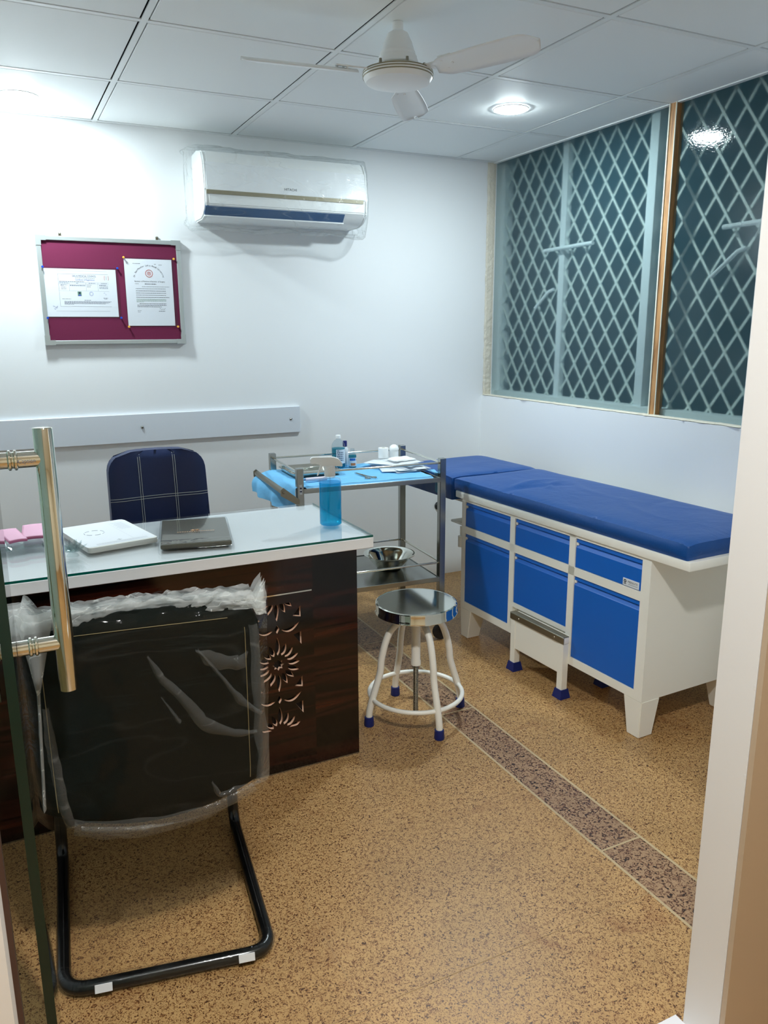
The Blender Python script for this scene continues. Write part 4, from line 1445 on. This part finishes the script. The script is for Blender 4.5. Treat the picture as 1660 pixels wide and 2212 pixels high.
b = MB(); b.lathe([(0, .001), (.0165, .001), (.0182, .004), (.0182, .058), (0, .060)], 28); b.build('liquid', M['teal_liquid'], bs, 40)
b = MB(); b.lathe([(0, .088), (.010, .088), (.0105, .074), (0, .074)], 20); b.build('cap', M['clear_plastic'], bs, 40)
b = MB(); a0, a1 = radians(-170), radians(-10)
def band(u0, u1, z0, z1, r):
    def f(u, v):
        a = a0 + (a1 - a0) * (u0 + (u1 - u0) * u); return (r * cos(a), r * sin(a), z0 + (z1 - z0) * v)
    b.grid(f, 10, 1)
band(0, 1, .006, .046, .0192); b.mi = 1; band(.12, .68, .033, .044, .0194); b.mi = 2; band(.22, .66, .010, .022, .0194); band(.78, .94, .032, .041, .0194)
b.build('bottle_label', [M['label_white'], M['label_blue'], M['label_orange']], bs, 60)
b3 = tthing('dropper_bottle', 'slim dark blue-capped bottle mostly hidden behind the teal bottle', 'bottle', .335, .432)
b = MB(); b.lathe([(0, .0005), (.014, .0005), (.0155, .003), (.0155, .080), (.008, .090)], 24); b.build('bottle', M['label_white'], b3, 40)
b = MB(); b.lathe([(0, .118), (.009, .118), (.010, .112), (.010, .092), (0, .092)], 20); b.build('cap', M['navy_cap'], b3, 40)
# sterile pouches
pts = [(.545, .275, 8, .17, .27), (.525, .270, -14, .16, .25), (.560, .262, 3, .165, .25), (.515, .285, 28, .12, .26), (.575, .285, -5, .12, .22), (.505, .262, 40, .10, .25), (.560, .295, 14, .13, .20)]
desc = ['bottommost of the pile of white sterile pouches on the trolley', 'second from the bottom in the pile of white sterile pouches', 'third from the bottom in the pile of white sterile pouches', 'white sterile pouch fanned out to the left in the middle of the pile', 'white sterile pouch lying near the right post high in the pile', 'narrow white pouch sticking out towards the bottles from the pile', 'topmost white pouch under the folded gauze']
zp = ZS + .0005
for (x, y, r, w_, l_), d in zip(pts, desc):
    b = MB()
    sd = x * 31 + r
    def pouch(u, v):
        e = min(u, 1 - u, v, 1 - v)
        px, py = (u - .5) * w_, (v - .5) * l_
        return (px, py, .0006 + .0035 * min(1, e / .12) + .0016 * noise.noise(Vector((px * 30 + sd, py * 30, 0))) * min(1, e / .08))
    b.grid(pouch, 22, 26)
    o = b.build('sterile_pouch', M['pouch'], None, 180)
    o.matrix_world = TM @ Matrix.Translation((x, y, zp)) @ Matrix.Rotation(radians(r), 4, 'Z')
    md = o.modifiers.new('t', 'SOLIDIFY'); md.thickness = .0006
    tag(o, d, 'sterile pouch', 'sterile pouches piled on the trolley')
    zp += .0048
zp += .0015
# roll, dome jar, folded gauze
t = tthing('white_roll', 'short white roll standing on the pouch pile by the back rail of the trolley', 'roll', .502, .360, 0, zp)
b = MB(); b.lathe([(.010, 0), (.0235, 0), (.024, .001), (.024, .047), (.0235, .048), (.010, .048), (.010, 0)], 32); b.build('roll', M['white_matt'], t, 40)
b = MB(); b.lathe([(.0085, .0), (.0098, .0), (.0098, .0485), (.0085, .0485), (.0085, 0)], 24); b.build('core', M['paper_cream'], t, 40)
t = tthing('domed_jar', 'white dome-topped jar beside the white roll on the trolley', 'jar', .562, .372, 0, zp)
b = MB(); b.lathe([(0, 0), (.021, 0), (.0215, .002), (.0215, .034), (0, .034)], 28); b.build('jar_body', M['white_matt'], t, 40)
b = MB(); b.lathe([(.0228, .033), (.0235, .036), (.022, .044), (.0165, .053), (.008, .058), (0, .0595)], 28); b.build('lid', M['white_matt'], t, 60)
b = MB()
def gz(u, v):
    x, y = (u - .5) * .115, (v - .5) * .085
    e = min(u, 1 - u, v, 1 - v)
    return (x, y, .0006 + .011 * min(1, e / .16) ** .6 + .003 * noise.noise(Vector((x * 40, y * 40, 2))))
b.grid(gz, 20, 18)
o = b.build('gauze_pad', M['gauze'], None, 180); o.matrix_world = TM @ Matrix.Translation((.555, .268, zp)) @ Matrix.Rotation(radians(12), 4, 'Z')
md = o.modifiers.new('t', 'SOLIDIFY'); md.thickness = .0006
tag(o, 'folded white gauze pad on top of the pouch pile', 'gauze')
# basin on lower shelf
b = MB(); b.lathe([(0, .001), (.052, .001), (.060, .004), (.098, .052), (.108, .066), (.122, .070), (.1225, .0725), (.1075, .0690), (.096, .054), (.058, .0065), (.050, .003), (0, .003)], 56)
o = b.build('steel_basin', M['chrome'], None, 40); o.location = tp(.475, .225, .3045)
tag(o, 'round polished steel basin on the lower shelf of the trolley', 'basin')

# ------------------------------------------------------------------ examination couch
co = thing('examination_couch', 'white cabinet examination couch with blue mattress along the window wall', 'examination couch', (1.888, 1.868, 0), .042)
b = MB()
for (y0, y1, z0) in ((-.022, .360, .140), (.360, .690, .268), (.690, 1.092, .140)):
    b.box(.012, .50, y0, y1, z0, .656)
for (y0, y1, z0, z1) in ((-.022, .017, .140, .656), (.344, .376, .140, .656), (.705, .737, .140, .656), (1.066, 1.092, .140, .656), (.017, 1.066, .6445, .656), (.017, 1.066, .4985, .5315), (.017, .344, .140, .1725), (.737, 1.066, .140, .1725), (.376, .705, .262, .2805)):
    b.box(0, .012, y0, y1, z0, z1)
b.build('cabinet_body', M['cream_metal'], co)
def front(name, y0, y1, z0, z1):
    b = MB(); g = .002
    prof = [(.0125, z0 + g), (.003, z0 + g), (.003, z1 - .036), (.0045, z1 - .034), (.010, z1 - .024), (.0105, z1 - .020), (.005, z1 - .016), (.003, z1 - .0155), (.006, z1 - g), (.0125, z1 - g)]
    b.prism(prof, 1, y0 + g, y1 - g)
    o = b.build(name, M['blue_metal'], co)
    b = MB(); b.box(.004, .0122, y1 - .0105, y1 - .001, z1 - .028, z1 - .012, .002); b.build('pull_end', M['cream_metal'], o)
    return o
d_near = front('drawer', .017, .344, .5315, .6445); front('drawer', .376, .705, .5315, .6445); front('drawer', .737, 1.066, .5315, .6445)
front('door', .017, .344, .1725, .4985); front('door', .376, .705, .2805, .4985); front('door', .737, 1.066, .1725, .4985)
b = MB(); b.box(.0005, .003, .0265, .1005, .5345, .5605, .0006, 1)
b.build('name_plate', M['label_white'], d_near)
b = MB()
RP = Matrix(((0, 0, -1, 0), (-1, 0, 0, 0), (0, 1, 0, 0), (0, 0, 0, 1)))
PM = lambda y, z: Matrix.Translation((.0002, y, z)) @ RP
b.text('MEDILITE', .0105, PM(.0545, .5505), width=.044)
b.lathe([(.003, 0), (.0062, 0)], 20, (0, 0, 0), PM(.0895, .5505)); 
b.text('e', .007, PM(.0895, .5508))
for k in range(9): 
    y_ = .074 - k * .0048; b.quad((.0002, y_, .5415), (.0002, y_ - .0036, .5415), (.0002, y_ - .0036, .5428), (.0002, y_, .5428))
b.quad((.0002, .096, .5400), (.0002, .084, .5400), (.0002, .084, .5424), (.0002, .096, .5424))
b.build('plate_print', M['ink'], d_near)
# tapered legs
def leg(sx, sy):
    b = MB()
    xo, yo = (-.0, -.024) if sy < 0 else (-.0, 1.094)
    x0 = 0.0 if sx < 0 else .50
    fx = 1 if sx < 0 else -1; fy = 1 if sy < 0 else -1
    T_ = [(x0, yo), (x0 + fx * .088, yo), (x0 + fx * .088, yo + fy * .086), (x0, yo + fy * .086)]
    B_ = [(x0 + fx * .002, yo + fy * .006), (x0 + fx * .068, yo + fy * .006), (x0 + fx * .068, yo + fy * .062), (x0 + fx * .002, yo + fy * .062)]
    tv = [b.bm.verts.new((x, y, .141)) for x, y in T_]; bv = [b.bm.verts.new((x, y, 0)) for x, y in B_]
    b.bm.faces.new(tv); b.bm.faces.new(bv[::-1])
    for i in range(4): b.bm.faces.new((tv[i], tv[(i + 1) % 4], bv[(i + 1) % 4], bv[i]))
    bmesh.ops.recalc_face_normals(b.bm, faces=b.bm.faces[:])
    bmesh.ops.bevel(b.bm, geom=b.bm.edges[:], offset=.003, segments=2, affect='EDGES')
    b.build('leg', M['cream_metal'], co, 35)
for sx in (-1, 1):
    for sy in (-1, 1): leg(sx, sy)
b = MB(); b.box(-.008, .512, -.182, 1.135, .656, .6865, .003, 2); b.build('couch_top', M['cream_metal'], co, 35)
b = MB(); b.box(.05, .45, 1.136, 1.60, .618, .6335, .003, 2); b.build('head_board', M['cream_metal'], co, 35)
def cushion(name, x0, x1, y0, y1, z0, z1, seed, creases):
    b = MB()
    nx, ny, r = 26, max(20, int((y1 - y0) * 60)), .018
    def top(u, v):
        x = x0 + (x1 - x0) * u; y = y0 + (y1 - y0) * v
        e = min((x - x0), (x1 - x), (y - y0), (y1 - y))
        ex = min(x - x0, x1 - x); ey = min(y - y0, y1 - y)
        z = z1 - .006 * max(0, 1 - ex / .05) ** 2 - .006 * max(0, 1 - ey / .05) ** 2
        z += .0028 * noise.noise(Vector((x * 5 + seed, y * 4, 0)))
        for (cx, cy, ang, ln, amp, wd) in creases:
            dx, dy = x - cx, y - cy
            a_, p_ = dx * cos(ang) + dy * sin(ang), -dx * sin(ang) + dy * cos(ang)
            p_ += .25 * a_ * a_ / max(ln, .01)
            z += amp * math.exp(-(p_ / wd) ** 2) * math.exp(-(a_ / ln) ** 4)
        return (x, y, z)
    # closed shell: sides bulge a little
    N = [(u / nx, v / ny) for u in range(nx + 1) for v in range(ny + 1)]
    b.grid(top, nx, ny)
    def wall(u, v):
        q = u * 4
        if q < 1: p = (q, 0)
        elif q < 2: p = (1, q - 1)
        elif q < 3: p = (3 - q, 1)
        else: p = (0, 4 - q)
        T_ = Vector(top(*p)); B_ = Vector((T_.x, T_.y, z0))
        c = Vector(((x0 + x1) / 2, (y0 + y1) / 2, 0))
        m = T_.lerp(B_, v)
        ln = (x1 - x0) if int(q) % 2 == 0 else (y1 - y0)
        fr_ = q - int(q) if q < 4 else 1.0
        out = (.007 * sin(v * pi) + .0008 * noise.noise(Vector((u * 60, v * 3, seed)))) * min(1, min(fr_, 1 - fr_) * ln / .03)
        n_ = Vector((0, -1, 0)) if q < 1 else Vector((1, 0, 0)) if q < 2 else Vector((0, 1, 0)) if q < 3 else Vector((-1, 0, 0))
        return m + n_ * out
    b.grid(wall, 240, 6)
    bmesh.ops.remove_doubles(b.bm, verts=b.bm.verts[:], dist=.0006)
    c = b.build(name, M['blue_vinyl'], co, 70)
    md = c.modifiers.new('bev', 'BEVEL'); md.width = .006; md.segments = 2; md.limit_method = 'ANGLE'; md.angle_limit = radians(50)
    return c
cr = [(.20, .88, radians(15), .14, .007, .018), (.16, .80, radians(-6), .16, -.006, .022), (.27, .80, radians(30), .10, .008, .012), (.30, .60, radians(80), .25, .003, .014), (.22, .28, radians(70), .2, .003, .016), (.35, .30, radians(20), .1, -.003, .015)]
cushion('mattress', -.002, .486, -.165, 1.160, .687, .745, 2, cr)
cushion('head_cushion', -.002, .486, 1.172, 1.640, .634, .746, 9, [(.2, 1.4, .3, .2, .002, .05)])
# fold-out bracket at the far end
b = MB(); b.box(.02, .20, 1.100, 1.215, .520, .531, .003, 2); b.build('bracket_plate', M['cream_metal'], co, 35)
b = MB(); b.cyl((.012, 1.112, .455), (.012, 1.112, .52), .007, 14); b.build('bracket_pin', M['cream_metal'], co, 50)
b = MB(); b.cyl((.012, 1.108, .425), (.012, 1.108, .475), .018, 20); b.build('bracket_socket', M['cream_metal'], co, 40)

# footstep under the couch
CM = Matrix.Translation((1.888, 1.868, 0)) @ Matrix.Rotation(.042, 4, 'Z')
fs = thing('footstep', 'low white step with steel-edged top and blue feet tucked under the couch', 'step', CM @ Vector((0, .52, 0)), .042)
b = MB(); b.box(-.030, .215, -.172, .155, .224, .252, .003, 2); b.build('tread', M['cream_metal'], fs, 35)
b = MB(); b.box(-.034, -.028, -.174, .157, .226, .254, .002, 1); b.box(-.034, -.004, -.174, .157, .2525, .2550, .001, 1)
for y in (-.12, .10): b.lathe([(0, .002), (.004, .0015), (.005, 0)], 10, (0, 0, 0), Matrix.Translation((-.034, y, .240)) @ Matrix.Rotation(-pi / 2, 4, 'Y'))
b.build('tread_edge', M['steel_dull'], fs)
b = MB(); b.box(-.027, -.018, -.142, .125, .100, .225, .001, 1); b.build('front_panel', M['cream_metal'], fs)
for x in (-.030, .185):
    for y in (-.170, .125):
        b = MB(); b.box(x, x + .030, y, y + .030, .028, .226, .002, 1); lg = b.build('leg', M['cream_metal'], fs)
        b = MB()
        t0, t1 = .021, .024
        cx_, cy_ = x + .015, y + .015
        tv = [b.bm.verts.new((cx_ + sx * .0185, cy_ + sy * .0185, .036)) for sx, sy in ((-1, -1), (1, -1), (1, 1), (-1, 1))]
        bv = [b.bm.verts.new((cx_ + sx * .025, cy_ + sy * .025, 0)) for sx, sy in ((-1, -1), (1, -1), (1, 1), (-1, 1))]
        b.bm.faces.new(tv); b.bm.faces.new(bv[::-1])
        for i in range(4): b.bm.faces.new((tv[i], tv[(i + 1) % 4], bv[(i + 1) % 4], bv[i]))
        b.build('rubber_foot', M['blue_rubber'], lg)

# ------------------------------------------------------------------ glass door
dr = bpy.data.objects.new('door_1', None); COL.objects.link(dr); dr['kind'] = 'structure'
dr.location = (-.0147, .955, 0)
b = MB(); b.box(-.012, 0, .0, .545, .012, 1.985)
b.bm.normal_update()
for f in b.bm.faces: f.material_index = 0 if abs(f.normal.x) > .5 else 1
b.build('glass_leaf', [M['door_glass'], M['glass_edge']], dr)
hy = 1.40 - .955
def handle(name, s, off, z0, z1):
    x = .0 + off if s > 0 else -.012 - off
    b = MB(); r = .0158
    b.tube([(x, hy, z0), (x, hy, z0 + .001), (x, hy, z1 - .001), (x, hy, z1)], [r - .001, r, r, r - .001], 36)
    o = b.build(name, M['chrome'], dr, 50)
    for z in (1.196 + .0, .872):
        xa = 0.0005 if s > 0 else -.0125
        b = MB(); b.tube([(xa, hy, z), (x, hy, z)], .0135, 28)
        xm = xa + (x - xa) * .34
        for d in (-.0045, .0045): b.tube([(xm + d - .0035, hy, z), (xm + d - .0015, hy, z), (xm + d + .0015, hy, z), (xm + d + .0035, hy, z)], [.0137, .0168, .0168, .0137], 28)
        so = b.build('standoff', M['chrome'], o, 50)
        if s > 0 and z > 1:
            b = MB(); b.text('Caption', .0105, Matrix.Identity(4), width=.026)
            for v in b.bm.verts:
                X_, Z_ = v.co.x, v.co.y
                v.co = Vector((xa + (x - xa) * .62 + X_, hy - sqrt(.0135 ** 2 - Z_ ** 2) - .0002, z - .001 + Z_))
            b.build('engraving', M['ink_grey'], so)
    return o
handle('pull_handle', 1, .0755, .783, 1.247)
handle('pull_handle', -1, .036, .783, 1.247)
# dark brown strip on the left jamb
b = MB(); b.box(JL - .0, JL + .006, YF1 - .02, YF1 + .004, 0, 2.0); struct(b.build('trim_3', pm('jamb_strip', (70, 46, 34), .5)))

# ------------------------------------------------------------------ world, camera, render look
w = bpy.data.worlds.new('night'); SC.world = w
w.use_nodes = True
w.node_tree.nodes['Background'].inputs[0].default_value = (.05, .10, .12, 1)
w.node_tree.nodes['Background'].inputs[1].default_value = .35

cd = bpy.data.cameras.new('camera'); cam = bpy.data.objects.new('camera', cd); COL.objects.link(cam)
yaw, pitch, roll, fpx = radians(26.058406), radians(13.080634), radians(.293845), 1693.4696
fwd = Vector((sin(yaw) * cos(pitch), cos(yaw) * cos(pitch), -sin(pitch)))
rt = Vector((cos(yaw), -sin(yaw), 0)); dn = fwd.cross(rt)
rt2 = rt * cos(roll) + dn * sin(roll); dn2 = -rt * sin(roll) + dn * cos(roll)
cam.matrix_world = Matrix(((rt2.x, -dn2.x, -fwd.x, 0), (rt2.y, -dn2.y, -fwd.y, 0), (rt2.z, -dn2.z, -fwd.z, 1.40), (0, 0, 0, 1)))
cd.sensor_fit = 'VERTICAL'; cd.sensor_height = 36; cd.sensor_width = 27; cd.lens = fpx / 2212 * 36
cd.clip_start = .02
SC.camera = cam
vs_ = SC.view_settings
SC.display_settings.display_device = 'sRGB'
vs_.view_transform = 'Standard'; vs_.look = 'None'; vs_.exposure = 1.8; vs_.gamma = 1.0; vs_.use_curve_mapping = False
cy = SC.cycles
cy.max_bounces = 12; cy.diffuse_bounces = 8; cy.glossy_bounces = 6; cy.transmission_bounces = 8; cy.transparent_max_bounces = 24
cy.caustics_reflective = False; cy.caustics_refractive = False
cy.sample_clamp_indirect = 6.0
cy.use_denoising = True
